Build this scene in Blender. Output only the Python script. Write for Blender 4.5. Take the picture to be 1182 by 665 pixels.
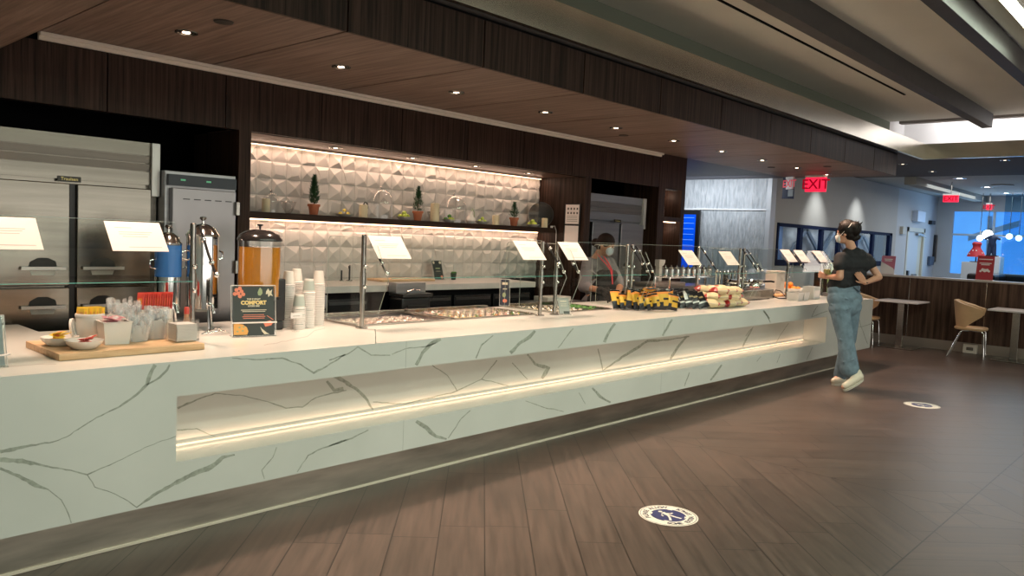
import bpy, bmesh, math, random
from mathutils import Vector, Matrix
random.seed(7)
for o in list(bpy.data.objects): bpy.data.objects.remove(o)
S = bpy.context.scene
COL = S.collection
# ------------------------------------------------------------------ camera
RT = Vector((0.6799, -0.7321, 0.0425)); DN = Vector((-0.0205, -0.0769, -0.9968)); FW = Vector((0.7330, 0.6769, -0.0673))
FPX, CX, CY, CAMZ = 905.0, 591.0, 332.5, 1.6
cd = bpy.data.cameras.new('camera'); cd.sensor_width = 36; cd.lens = 36 * FPX / 1182; cd.clip_start = .05; cd.clip_end = 200
cam = bpy.data.objects.new('camera', cd); COL.objects.link(cam)
cam.matrix_world = Matrix(((RT.x, -DN.x, -FW.x, 0), (RT.y, -DN.y, -FW.y, 0), (RT.z, -DN.z, -FW.z, CAMZ), (0, 0, 0, 1)))
S.camera = cam
def ray(px, py): return RT * ((px - CX) / FPX) + DN * ((py - CY) / FPX) + FW
def at(px, py, ax, v):
    d = ray(px, py); o = (0, 0, CAMZ); t = (v - o[ax]) / d[ax]
    return Vector((0, 0, CAMZ)) + d * t
# ------------------------------------------------------------------ exposure, world, lights
S.view_settings.view_transform = 'Standard'; S.view_settings.look = 'None'; S.view_settings.gamma = 1
S.view_settings.use_curve_mapping = False
S.view_settings.exposure = 0.0
W = bpy.data.worlds.new('world'); S.world = W; W.use_nodes = True
W.node_tree.nodes['Background'].inputs[0].default_value = (.80, .84, .82, 1)
W.node_tree.nodes['Background'].inputs[1].default_value = .10
def area(name, loc, rot, sx, sy, power, col, spread=180):
    l = bpy.data.lights.new(name, 'AREA'); l.shape = 'RECTANGLE'; l.size = sx; l.size_y = sy; l.energy = power; l.color = col
    l.spread = math.radians(spread)
    o = bpy.data.objects.new(name, l); COL.objects.link(o); o.location = loc; o.rotation_euler = rot; return o
def spot(name, loc, tgt, power, col, ang=80, blend=.5, r=.04):
    l = bpy.data.lights.new(name, 'SPOT'); l.energy = power; l.color = col; l.spot_size = math.radians(ang); l.spot_blend = blend; l.shadow_soft_size = r
    o = bpy.data.objects.new(name, l); COL.objects.link(o); o.location = loc
    o.rotation_euler = (Vector(tgt) - Vector(loc)).to_track_quat('-Z', 'Y').to_euler(); return o
WARM = (1, .68, .50); FLUO = (.82, 1, .80); COOL = (.30, .62, 1)
# linear fluorescent lamps of the coffer (their visible tubes are built below)
for y in (1.50, .15, -1.3): area('coffer_lamp', (4.5, y, 3.55), (0, 0, 0), 8.6, .12, 72, FLUO)
# fill light added behind the camera to brighten the ceilings
area('rear_fill_light', (5, -5.8, 1.7), (math.radians(108), 0, 0), 14, 2.6, 235, (1, .95, .86))
# recessed soffit downlights over the counter
for k in range(10):
    x = 2.17 + 1.117 * k
    spot('soffit_downlight_lamp', (x, 4.58, 2.725), (x, 4.2, 0), 175, WARM, 92, .75, .09)
spot('soffit_downlight_lamp', (1.05, 4.58, 2.575), (1.05, 4.2, 0), 130, WARM, 92, .75, .09)  # extra downlight added out of view to brighten the leftmost card
# unseen warm lamps added in the fascia gap to brighten the floor
for k in range(7):
    x = 2.55 + 1.117 * k
    spot('added_floor_spot', (x, 3.868, 3.06), (x - .1, 2.78, 0), 280, (1, .66, .48), 44, 1, .03)
for x in (4.06, 4.945, 5.80, 6.64): spot('niche_downlight_lamp', (x, 5.95, 2.28), (x, 5.95, 1), 5, WARM, 100, .8, .03)
# daylight through the far window, cove above the coffer end, wall washers
area('far_daylight', (22.3, 4.2, 1.9), (0, math.radians(90), 0), 1.6, 2.6, 22, (.45, .72, 1))
area('cove_lamp', (13.58, .9, 3.78), (0, math.radians(-62), 0), .08, 5.6, 45, (1, .97, .96))
for x in (14.6, 16.7): spot('wall_washer_lamp', (x, 5.22, 3.0), (x, 5.86, 1.85), 60, (1, 1, .96), 72, 1, .03)
area('far_ceiling_lamp', (19.5, 3.6, 3.0), (0, 0, 0), 4, 2.5, 75, (.95, .98, 1))
area('dining_ceiling_lamp', (15.3, 2.4, 3.05), (0, 0, 0), 1.5, 3.5, 55, (1, .88, .78))
# ------------------------------------------------------------------ materials
def nt(m): m.use_nodes = True; return m.node_tree
MATS = {}
def mat(name, col, rough=.5, metal=0, spec=.5, emit=None, es=0, var=0, vscale=8, bump=0, bscale=60, stretch=(1, 1, 1), trans=0):
    if name in MATS: return MATS[name]
    m = bpy.data.materials.new(name); t = nt(m); b = t.nodes['Principled BSDF']
    b.inputs['Base Color'].default_value = (*col, 1); b.inputs['Roughness'].default_value = rough; b.inputs['Metallic'].default_value = metal
    b.inputs['Specular IOR Level'].default_value = spec
    if trans: b.inputs['Transmission Weight'].default_value = trans
    if emit: b.inputs['Emission Color'].default_value = (*emit, 1); b.inputs['Emission Strength'].default_value = es
    tc = t.nodes.new('ShaderNodeTexCoord'); mp = t.nodes.new('ShaderNodeMapping'); mp.inputs['Scale'].default_value = stretch
    t.links.new(tc.outputs['Object'], mp.inputs['Vector'])
    if var:
        n = t.nodes.new('ShaderNodeTexNoise'); n.inputs['Scale'].default_value = vscale; n.inputs['Detail'].default_value = 4
        t.links.new(mp.outputs[0], n.inputs['Vector'])
        r = t.nodes.new('ShaderNodeValToRGB')
        r.color_ramp.elements[0].position = .3; r.color_ramp.elements[1].position = .7
        r.color_ramp.elements[0].color = (*[c * (1 - var) for c in col], 1); r.color_ramp.elements[1].color = (*[min(1, c * (1 + var)) for c in col], 1)
        t.links.new(n.outputs[0], r.inputs[0]); t.links.new(r.outputs[0], b.inputs['Base Color'])
    if bump:
        n = t.nodes.new('ShaderNodeTexNoise'); n.inputs['Scale'].default_value = bscale; t.links.new(mp.outputs[0], n.inputs['Vector'])
        bp = t.nodes.new('ShaderNodeBump'); bp.inputs['Strength'].default_value = bump; bp.inputs['Distance'].default_value = .01
        t.links.new(n.outputs[0], bp.inputs['Height']); t.links.new(bp.outputs[0], b.inputs['Normal'])
    MATS[name] = m; return m
def glass(name, tint=(.97, .99, .98), gloss=.08, rough=.02, add=0, ior=1.4):
    if name in MATS: return MATS[name]
    m = bpy.data.materials.new(name); t = nt(m); t.nodes.clear()
    o = t.nodes.new('ShaderNodeOutputMaterial'); mx = t.nodes.new('ShaderNodeMixShader'); tr = t.nodes.new('ShaderNodeBsdfTransparent'); gl = t.nodes.new('ShaderNodeBsdfGlossy')
    tr.inputs[0].default_value = (*tint, 1); gl.inputs['Roughness'].default_value = rough
    fr = t.nodes.new('ShaderNodeFresnel'); fr.inputs[0].default_value = ior
    ad = t.nodes.new('ShaderNodeMath'); ad.operation = 'ADD'; ad.inputs[1].default_value = add; ad.use_clamp = True
    ge = t.nodes.new('ShaderNodeNewGeometry'); iv = t.nodes.new('ShaderNodeMath'); iv.operation = 'SUBTRACT'; iv.inputs[0].default_value = 1; t.links.new(ge.outputs['Backfacing'], iv.inputs[1])
    mu = t.nodes.new('ShaderNodeMath'); mu.operation = 'MULTIPLY'; t.links.new(fr.outputs[0], mu.inputs[0]); t.links.new(iv.outputs[0], mu.inputs[1])
    t.links.new(mu.outputs[0], ad.inputs[0]); t.links.new(ad.outputs[0], mx.inputs[0])
    t.links.new(tr.outputs[0], mx.inputs[1]); t.links.new(gl.outputs[0], mx.inputs[2]); t.links.new(mx.outputs[0], o.inputs[0])
    MATS[name] = m; return m
def frosted(name, col, alpha):   # milky see-through plastic
    if name in MATS: return MATS[name]
    m = mat(name, col, .25); m.node_tree.nodes['Principled BSDF'].inputs['Alpha'].default_value = alpha; return m
def wood(name, dark, light, stretch, scale=1, rough=.45):
    m = bpy.data.materials.new(name); t = nt(m); b = t.nodes['Principled BSDF']
    tc = t.nodes.new('ShaderNodeTexCoord'); mp = t.nodes.new('ShaderNodeMapping'); mp.inputs['Scale'].default_value = stretch
    t.links.new(tc.outputs['Object'], mp.inputs[0])
    n = t.nodes.new('ShaderNodeTexNoise'); n.inputs['Scale'].default_value = scale; n.inputs['Detail'].default_value = 6; n.inputs['Roughness'].default_value = .65
    t.links.new(mp.outputs[0], n.inputs[0])
    r = t.nodes.new('ShaderNodeValToRGB'); r.color_ramp.elements[0].position = .36; r.color_ramp.elements[1].position = .66
    r.color_ramp.elements[0].color = (*dark, 1); r.color_ramp.elements[1].color = (*light, 1)
    t.links.new(n.outputs[0], r.inputs[0]); t.links.new(r.outputs[0], b.inputs['Base Color']); b.inputs['Roughness'].default_value = rough
    b.inputs['Specular IOR Level'].default_value = .12
    MATS[name] = m; return m
def floor_mat():
    m = bpy.data.materials.new('plank_tile_floor'); t = nt(m); b = t.nodes['Principled BSDF']; N = t.nodes; L = t.links
    def M(op, a, bb=None, c=None):
        n = N.new('ShaderNodeMath'); n.operation = op
        for i, v in enumerate((a, bb, c)):
            if v is None: continue
            if isinstance(v, (int, float)): n.inputs[i].default_value = v
            else: L.new(v, n.inputs[i])
        return n.outputs[0]
    tc = N.new('ShaderNodeTexCoord'); sx = N.new('ShaderNodeSeparateXYZ'); L.new(tc.outputs['Object'], sx.inputs[0])
    a = M('MULTIPLY', M('ABSOLUTE', M('SUBTRACT', sx.outputs[0], 5.52)), -1)
    bb = M('ABSOLUTE', M('SUBTRACT', sx.outputs[1], 1.17))
    u = M('MULTIPLY', M('ADD', a, bb), .70711); v = M('MULTIPLY', M('SUBTRACT', a, bb), .70711)
    vs = M('ADD', M('DIVIDE', v, .243), .37 + 100); row = M('FLOOR', vs); fv = M('FRACT', vs)
    wn = N.new('ShaderNodeTexWhiteNoise'); wn.noise_dimensions = '1D'; L.new(row, wn.inputs['W'])
    us = M('ADD', M('DIVIDE', u, .96), M('ADD', wn.outputs['Value'], 50)); cu = M('FLOOR', us); fu = M('FRACT', us)
    gap = M('MAXIMUM', M('LESS_THAN', fv, .022), M('LESS_THAN', fu, .0055))
    gap = M('MAXIMUM', gap, M('LESS_THAN', M('ABSOLUTE', a), .004)); gap = M('MAXIMUM', gap, M('LESS_THAN', bb, .004))
    cx = N.new('ShaderNodeCombineXYZ'); L.new(row, cx.inputs[0]); L.new(cu, cx.inputs[1])
    w2 = N.new('ShaderNodeTexWhiteNoise'); w2.noise_dimensions = '3D'; L.new(cx.outputs[0], w2.inputs['Vector'])
    gv = N.new('ShaderNodeCombineXYZ'); L.new(M('ADD', M('MULTIPLY', u, 1.6), M('MULTIPLY', w2.outputs['Value'], 30)), gv.inputs[0]); L.new(M('MULTIPLY', v, 22), gv.inputs[1])
    n = N.new('ShaderNodeTexNoise'); n.inputs['Scale'].default_value = 1.3; n.inputs['Detail'].default_value = 5; L.new(gv.outputs[0], n.inputs[0])
    r = N.new('ShaderNodeValToRGB'); r.color_ramp.elements[0].position = .3; r.color_ramp.elements[1].position = .75
    r.color_ramp.elements[0].color = (.060, .043, .035, 1); r.color_ramp.elements[1].color = (.112, .080, .065, 1)
    L.new(n.outputs[0], r.inputs[0])
    hs = N.new('ShaderNodeHueSaturation'); L.new(M('ADD', M('MULTIPLY', w2.outputs['Value'], .22), .89), hs.inputs['Value']); L.new(r.outputs[0], hs.inputs['Color'])
    mx = N.new('ShaderNodeMix'); mx.data_type = 'RGBA'; L.new(gap, mx.inputs[0]); L.new(hs.outputs[0], mx.inputs[6]); mx.inputs[7].default_value = (.018, .013, .011, 1)
    L.new(mx.outputs[2], b.inputs['Base Color'])
    L.new(M('ADD', M('MULTIPLY', n.outputs[0], .16), .26), b.inputs['Roughness'])
    b.inputs['Specular IOR Level'].default_value = .36
    return m
def marble_mat():
    m = bpy.data.materials.new('white_veined_quartz'); t = nt(m); b = t.nodes['Principled BSDF']; N = t.nodes; L = t.links
    tc = N.new('ShaderNodeTexCoord'); n = N.new('ShaderNodeTexNoise'); n.inputs['Scale'].default_value = 1.1; n.inputs['Detail'].default_value = 5; L.new(tc.outputs['Object'], n.inputs[0])
    r = N.new('ShaderNodeValToRGB'); r.color_ramp.elements[0].position = .3; r.color_ramp.elements[1].position = .7
    r.color_ramp.elements[0].color = (.62, .63, .59, 1); r.color_ramp.elements[1].color = (.72, .72, .68, 1); L.new(n.outputs[0], r.inputs[0])
    L.new(r.outputs[0], b.inputs['Base Color']); b.inputs['Roughness'].default_value = .22; b.inputs['Specular IOR Level'].default_value = .4
    return m
MARBLE = marble_mat()
VEIN = mat('grey_green_vein', (.38, .40, .345), .25, var=.25, vscale=40)
WOODV = wood('dark_wood_vertical_grain', (.012, .0065, .0045), (.058, .032, .023), (45, 45, 1.1))
WOODF = wood('half_wall_wood', (.045, .025, .018), (.15, .088, .062), (18, 18, .8))
WOODC = wood('soffit_wood', (.135, .092, .075), (.26, .185, .155), (34, 1.2, 34))
BLACK = mat('black_void', (.004, .004, .005), .8, spec=.1)
STEEL = mat('brushed_steel', (.38, .36, .33), .24, 1, var=.10, vscale=3, stretch=(.4, .4, 14))
STEELD = mat('dark_brushed_steel', (.34, .34, .35), .33, 1, var=.1, vscale=3, stretch=(.4, .4, 10))
STEELK = mat('kick_steel', (.52, .48, .41), .36, 1, var=.25, vscale=2, stretch=(1, 1, 6))
BRASSY = mat('coffer_lip_metal', (.70, .65, .56), .26, 1, var=.12, vscale=1.4, stretch=(1, 1, .3))
CHROME = mat('chrome', (.80, .80, .80), .09, 1)
WHITE = mat('white_plastic', (.80, .78, .74), .35)
PAPER = mat('paper', (.88, .82, .80), .6)
CUPW = mat('white_paper_cup', (.74, .72, .67), .5)
DARKP = mat('black_plastic', (.012, .012, .013), .35)
GLASS = glass('clear_glass')
GEDGE = mat('green_glass_edge', (.10, .46, .38), .12, spec=.8)
LEDM = mat('warm_led', (1, .8, .6), .5, emit=(1, .66, .42), es=4)
# ------------------------------------------------------------------ helpers
def tag(o, label=None, cat=None, group=None, kind=None):
    if label: o['label'] = label
    if cat: o['category'] = cat
    if group: o['group'] = group
    if kind: o['kind'] = kind
    return o
def thing(name, label, cat, loc=(0, 0, 0), rz=0, group=None):
    o = bpy.data.objects.new(name, None); COL.objects.link(o); o.location = loc; o.rotation_euler = (0, 0, rz); o.empty_display_size = .05
    return tag(o, label, cat, group)
def kids(o): return [c for c in bpy.data.objects if c.parent == o]
def copy_tree(o, parent=None):
    c = o.copy(); COL.objects.link(c); c.parent = parent
    for k in kids(o): copy_tree(k, c)
    return c
class MB:
    def __init__(s): s.b = bmesh.new(); s.mi = 0; s.M = Matrix()
    def v(s, p): return s.b.verts.new(s.M @ Vector(p))
    def f(s, vs):
        try: f = s.b.faces.new(vs); f.material_index = s.mi; return f
        except ValueError: return None
    def poly(s, pts): return s.f([s.v(p) for p in pts])
    def box(s, x0, x1, y0, y1, z0, z1):
        c = [s.v((x, y, z)) for x in (x0, x1) for y in (y0, y1) for z in (z0, z1)]
        for q in ((0, 1, 3, 2), (4, 6, 7, 5), (0, 4, 5, 1), (2, 3, 7, 6), (0, 2, 6, 4), (1, 5, 7, 3)): s.f([c[i] for i in q])
        return s
    def slab(s, P, n):      # planar polygon P extruded by vector n
        n = Vector(n); a = [s.v(p) for p in P]; c = [s.v(Vector(p) + n) for p in P]
        s.f(a); s.f(c[::-1])
        for i in range(len(P)): s.f([a[i], a[(i + 1) % len(P)], c[(i + 1) % len(P)], c[i]])
        return s
    def loops(s, L, cap0=True, cap1=True):
        R = [[s.v(p) for p in l] for l in L]; n = len(R[0])
        for i in range(len(R) - 1):
            for k in range(n): s.f([R[i][k], R[i][(k + 1) % n], R[i + 1][(k + 1) % n], R[i + 1][k]])
        if cap0: s.f(R[0][::-1])
        if cap1: s.f(R[-1])
        return s
    def lathe(s, prof, c=(0, 0, 0), seg=24, cap0=True, cap1=True):
        L = [[(c[0] + max(r, 1e-4) * math.cos(2 * math.pi * k / seg), c[1] + max(r, 1e-4) * math.sin(2 * math.pi * k / seg), c[2] + z) for k in range(seg)] for r, z in prof]
        return s.loops(L, cap0, cap1)
    def tube(s, pts, r, seg=8, rs=None):
        pts = [Vector(p) for p in pts]; L = []
        up = None
        for i, p in enumerate(pts):
            d = (pts[min(i + 1, len(pts) - 1)] - pts[max(i - 1, 0)]).normalized()
            if up is None:
                up = Vector((0, 0, 1)) if abs(d.z) < .9 else Vector((1, 0, 0))
            a = d.cross(up).normalized(); up = a.cross(d).normalized()
            rr = rs[i] if rs else r
            L.append([p + (a * math.cos(2 * math.pi * k / seg) + up * math.sin(2 * math.pi * k / seg)) * rr for k in range(seg)])
        return s.loops(L)
    def ball(s, c, r, seg=14, rings=8, sc=(1, 1, 1), R=None):
        c = Vector(c); L = []
        for i in range(rings + 1):
            th = math.pi * i / rings; L.append([])
            for k in range(seg):
                q = Vector((max(math.sin(th), .002) * math.cos(2 * math.pi * k / seg) * sc[0], max(math.sin(th), .002) * math.sin(2 * math.pi * k / seg) * sc[1], -math.cos(th) * sc[2])) * r
                L[-1].append(c + (R @ q if R else q))
        return s.loops(L)
    def cap(s, p0, p1, r0, r1, seg=14):      # tapered capsule
        p0, p1 = Vector(p0), Vector(p1); d = (p1 - p0); ln = max(d.length, 1e-5); d /= ln
        a = d.orthogonal().normalized(); b = d.cross(a); L = []
        def ring(c, r): L.append([c + (a * math.cos(2 * math.pi * k / seg) + b * math.sin(2 * math.pi * k / seg)) * max(r, .0004) for k in range(seg)])
        for t in (0, .35, .7): 
            an = math.pi / 2 * (1 - t); ring(p0 - d * r0 * math.sin(an), r0 * math.cos(an))
        ring(p0, r0); ring(p1, r1)
        for t in (.7, .35, 0):
            an = math.pi / 2 * (1 - t); ring(p1 + d * r1 * math.sin(an), r1 * math.cos(an))
        return s.loops(L)
    def build(s, name, mats, parent=None, smooth=False, bevel=0, seg=2, recalc=True):
        if recalc: bmesh.ops.recalc_face_normals(s.b, faces=s.b.faces)
        me = bpy.data.meshes.new(name); s.b.to_mesh(me); s.b.free()
        for m in (mats if isinstance(mats, (list, tuple)) else [mats]): me.materials.append(m)
        o = bpy.data.objects.new(name, me); COL.objects.link(o); o.parent = parent
        if smooth:
            me.polygons.foreach_set('use_smooth', [True] * len(me.polygons))
            try: me.set_sharp_from_angle(angle=math.radians(38))
            except Exception: pass
        if bevel:
            md = o.modifiers.new('bevel', 'BEVEL'); md.width = bevel; md.segments = seg; md.limit_method = 'ANGLE'
        return o
def struct(name, mb, mats, **k): return tag(mb.build(name, mats, **k), kind='structure')
def remesh(mb, name, m, parent, vox=.008, smooth=6, fac=.5):
    o = mb.build('tmp', m, None)
    a = o.modifiers.new('r', 'REMESH'); a.mode = 'VOXEL'; a.voxel_size = vox
    b = o.modifiers.new('s', 'SMOOTH'); b.iterations = smooth; b.factor = fac
    dg = bpy.context.evaluated_depsgraph_get(); dg.update()
    me = bpy.data.meshes.new_from_object(o.evaluated_get(dg)); me.name = name
    bpy.data.objects.remove(o)
    me.polygons.foreach_set('use_smooth', [True] * len(me.polygons))
    if not me.materials: me.materials.append(m)
    n = bpy.data.objects.new(name, me); COL.objects.link(n); n.parent = parent; return n
def text(s, size, m, org, xd, yd, parent=None, name='lettering', ext=.0008, align='CENTER', bold=0):
    cu = bpy.data.curves.new('t', 'FONT'); cu.body = s; cu.size = size; cu.extrude = ext; cu.align_x = align; cu.align_y = 'CENTER'; cu.offset = bold; cu.resolution_u = 3
    o = bpy.data.objects.new('t', cu); COL.objects.link(o)
    dg = bpy.context.evaluated_depsgraph_get(); dg.update()
    me = bpy.data.meshes.new_from_object(o.evaluated_get(dg)); bpy.data.objects.remove(o)
    xd = Vector(xd).normalized(); yd = Vector(yd).normalized(); zd = xd.cross(yd); T = Matrix.Identity(4)
    for i in range(3): T[i][0] = xd[i]; T[i][1] = yd[i]; T[i][2] = zd[i]; T[i][3] = org[i]
    me.transform(T); me.materials.clear(); me.materials.append(m); me.name = name
    n = bpy.data.objects.new(name, me); COL.objects.link(n); n.parent = parent; return n
def inv(root):   # world point -> local of a thing
    bpy.context.view_layer.update(); return root.matrix_world.inverted()
# ================================================================== SETTING
FLOOR = floor_mat()
struct('floor', MB().box(-4, 30, -6, 9, -.05, 0), FLOOR)
struct('floor', MB().box(-3, 9.4, 5.21, 8.1, .0004, .004), mat('added_black_floor_sheet', (.02, .018, .017), .7, var=.2))  # dark sheet added behind the counter to darken the refrigerator reflections
CEILD = mat('dark_grey_ceiling', (.105, .10, .10), .85, var=.06)
CEILL = mat('light_ceiling', (.50, .52, .50), .85)
PANEL = mat('coffer_panel', (.82, .79, .71), .8, var=.03, vscale=1)
CROWN = mat('crown_paint', (.62, .56, .50), .5)
WALLG = mat('grey_wall_paint', (.46, .47, .46), .8, var=.04, vscale=1)
WALLB = mat('daylight_tinted_wall_paint', (.52, .56, .60), .8)  # blue tint of the daylight is mixed into this wall colour
BEAM = mat('dark_beam', (.060, .054, .052), .6, var=.1)
# soffit above the counter: separate wood panels with open seams
mb = MB()
X0 = 1.605
for k in range(10):
    a = X0 + 1.117 * k; mb.box(a + .008, min(a + 1.108, 12.72), 3.925, 5.60, 2.74, 2.76)
struct('ceiling', mb, WOODC)
struct('ceiling', MB().box(8.9, 12.0, 5.60, 8.2, 2.742, 2.76), WOODV)  # darker wood stands in for a ceiling part left unlit
struct('ceiling', MB().box(-3, 12.7, 3.94, 8.2, 2.762, 3.07), BLACK)
struct('ceiling', MB().box(12.0, 12.72, 5.60, 8.2, 2.742, 2.76), mat('blue_grey_reveal', (.10, .10, .12), .7))
mb = MB()                                                # dropped wood soffit, far left
mb.box(-3, 1.394, 3.6, 8, 2.59, 2.735)
struct('ceiling', mb, WOODC)
# wood fascia of the soffit, one board per bay
mb = MB(); xs = [1.605 - 1.117 * 3 + 1.117 * k for k in range(13)] + [12.66]
for a, b in zip(xs[:-1], xs[1:]):
    if b - a > .05: mb.box(a + .006, b - .006, 3.90, 3.925, 2.74, 3.055)
mb.box(12.64, 12.66, 3.9, 5.6, 2.74, 3.07)
struct('trim_1', mb, WOODV)
struct('trim_2', MB().box(-3, 12.64, 3.925, 3.94, 2.745, 3.078), BLACK)
# dark ceiling around the coffer
struct('ceiling', MB().box(-4, 13.68, 3.86, 8.2, 3.08, 3.14).box(13.68, 16.75, -6, 8.2, 3.08, 3.14), CEILD)
struct('ceiling', MB().box(16.75, 30, -6, 9, 3.08, 3.14), CEILL)
struct('ceiling', MB().box(16.76, 26, 4.78, 5.0, 2.93, 3.08), mat('beam_paint', (.36, .37, .34), .8))
# metal lip, cove walls, coffer panels, beams
struct('trim_3', MB().box(-4, 13.68, 3.80, 3.85, 3.08, 3.32).box(13.63, 13.68, -6, 3.80, 3.08, 3.32), BRASSY)
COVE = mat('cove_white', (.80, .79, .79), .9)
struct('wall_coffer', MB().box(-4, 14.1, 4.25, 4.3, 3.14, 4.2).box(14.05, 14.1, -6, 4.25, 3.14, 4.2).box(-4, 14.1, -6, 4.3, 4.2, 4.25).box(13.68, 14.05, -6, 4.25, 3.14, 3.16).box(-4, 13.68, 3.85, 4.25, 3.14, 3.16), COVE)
mb = MB()
mb.box(-4, 13.28, 2.93, 4.24, 3.65, 3.70).box(-4, 13.28, 1.90, 2.87, 3.65, 3.70).box(-4, 13.28, -6, 1.72, 3.65, 3.70)
struct('ceiling', mb, PANEL)
struct('wall_cove_shade', MB().box(-4, 13.28, 4.241, 4.249, 3.16, 3.65), mat('cove_shade_green', (.20, .22, .17), .8))  # thin sheet coloured dark green to stand for the shade above the lip
struct('trim_4', MB().box(-4, 13.30, -6, 4.12, 3.60, 3.645).box(13.30, 13.45, -6, 4.12, 3.66, 3.70) if False else MB().box(13.33, 13.47, -6, 4.12, 3.62, 3.69), mat('coffer_edge', (.30, .26, .24), .7))
for y0, y1, xe in ((2.78, 2.915, 13.14), (1.745, 1.87, 13.14)):
    struct('trim_5', MB().box(-4, xe, y0, y1, 3.45, 3.66), BEAM, bevel=.004)
struct('trim_6', MB().box(-4, 11.05, 3.36, 3.385, 3.640, 3.652), BLACK)
TUBE = mat('fluorescent_tube', (1, 1, .9), .5, emit=(.93, 1, .80), es=9)
for y in (1.50, .15, -1.3):
    t = thing('linear_ceiling_lamp', {1.50: 'long glowing linear ceiling lamp in the coffer at the top right corner', .15: 'second linear ceiling lamp, directly above the photographer', -1.3: 'third linear ceiling lamp, behind the photographer'}[y], 'ceiling lamp', (4.5, y, 3.65))
    MB().box(-4.4, 4.4, -.055, .055, -.035, 0).build('lamp_housing', WHITE, t)
    MB().box(-4.38, 4.38, -.045, .045, -.042, -.0352).build('diffuser', TUBE, t)
# bulkhead with crown
mb = MB(); xs = [-3, -.31, .8, 2.02, 2.85, 3.68, 4.52, 5.34, 6.16, 6.98, 7.80, 8.62, 8.795]
for a, b in zip(xs[:-1], xs[1:]): mb.box(a + .004, b - .004, 5.60, 5.63, 2.305, 2.69)
struct('wall_bulkhead', mb, WOODV)
struct('wall_bulkhead', MB().box(-3, 8.79, 5.632, 5.70, 2.306, 2.735), BLACK)
mb = MB(); mb.box(1.605, 8.795, 5.545, 5.60, 2.715, 2.738).box(1.605, 8.79, 5.575, 5.60, 2.692, 2.716)
struct('trim_7', mb, CROWN, bevel=.003)
# kitchen niche: ceiling, side walls, tiled wall
struct('ceiling', MB().box(3.06, 7.25, 5.70, 6.32, 2.306, 2.34), wood('niche_ceiling_wood', (.10, .06, .045), (.19, .12, .09), (1.2, 30, 30)))
struct('wall_left_return', MB().box(2.962, 3.06, 5.60, 6.34, 0, 2.305), WOODV)
struct('wall_right_return', MB().box(7.25, 7.36, 5.605, 6.34, 0, 2.305), WOODV)
struct('wall_back', MB().box(-3, 12.7, 8.1, 8.2, 0, 2.74).box(-3, 9.46, 6.9, 7.0, 0, 2.74).box(9.40, 9.46, 6.15, 8.1, 0, 2.74), BLACK)
struct('wall_left', MB().box(-3.1, -3, -6, 9, 0, 4.3), WALLG)
struct('wall_behind', MB().box(-3, 30, -6.1, -6, 0, 4.3), WALLG)
# faceted 3-D tiles
TILE = mat('matte_white_faceted_tile', (.66, .61, .57), .55, var=.05, vscale=6)
mb = MB(); ts = .148; nx = int((7.25 - 3.06) / ts) + 1; rnd = random.Random(3)
for j in range(9):
    for i in range(nx):
        x0 = 3.06 + i * ts; x1 = min(x0 + ts - .001, 7.25); z1 = 2.305 - j * ts; z0 = z1 - ts + .001
        if z0 < 1.09: z0 = 1.09
        w = x1 - x0
        if w < .03 or z1 - z0 < .03: continue
        k = rnd.random(); d = rnd.uniform(.016, .030)
        y = 6.315
        if k < .5:   # tilted hex-like facet
            q = [(x0 + w * rnd.uniform(.10, .35), z0 + ts * rnd.uniform(.12, .35)), (x1 - w * rnd.uniform(.05, .3), z0 + ts * rnd.uniform(.1, .4)), (x1 - w * rnd.uniform(.15, .4), z1 - ts * rnd.uniform(.1, .3)), (x0 + w * rnd.uniform(.1, .4), z1 - ts * rnd.uniform(.05, .3))]
            a = [mb.v((px, y, pz)) for px, pz in ((x0, z0), (x1, z0), (x1, z1), (x0, z1))]
            ds = [d * rnd.uniform(.5, 1) for _ in range(4)]
            c = [mb.v((px, y - ds[n], pz)) for n, (px, pz) in enumerate(q)]
            mb.f(c[:3]); mb.f([c[0], c[2], c[3]])
            for n in range(4): mb.f([a[n], a[(n + 1) % 4], c[(n + 1) % 4], c[n]])
        else:
            a = [mb.v((px, y, pz)) for px, pz in ((x0, z0), (x1, z0), (x1, z1), (x0, z1))]
            c = mb.v((x0 + w * rnd.uniform(.25, .75), y - d * 1.15, z0 + (z1 - z0) * rnd.uniform(.3, .75)))
            for n in range(4): mb.f([a[n], a[(n + 1) % 4], c])
struct('wall_tile', mb, TILE, recalc=False)
struct('wall_tile_backing', MB().box(3.06, 7.25, 6.317, 6.34, 0, 2.305), BLACK)
# LED strips of the niche (real fittings with a channel)
t = thing('led_strip', 'glowing warm light strip along the top of the faceted tile wall', 'light strip', (5.155, 6.28, 2.30))
MB().box(-2.08, 2.08, -.012, .012, -.008, 0).build('channel', STEEL, t); MB().box(-2.08, 2.08, -.009, .009, -.014, -.0085).build('diffuser', LEDM, t)
area('niche_strip_lamp', (5.155, 6.24, 2.285), (math.radians(-18), 0, 0), 4.1, .03, 10, WARM)
t = thing('wall_shelf', 'long dark wood shelf on the tiled wall with a light strip beneath', 'shelf', (5.15, 6.15, 1.705))
MB().box(-2.085, 2.095, -.15, .16, -.055, 0).build('shelf_board', wood('shelf_wood', (.02, .011, .008), (.06, .034, .024), (1.1, 40, 40)), t, bevel=.003)
MB().box(-2.08, 2.08, .135, .150, -.066, -.0555).build('light_strip', LEDM, t)
area('shelf_strip_lamp', (5.155, 6.26, 1.635), (math.radians(-18), 0, 0), 4.1, .03, 8, WARM)
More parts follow.
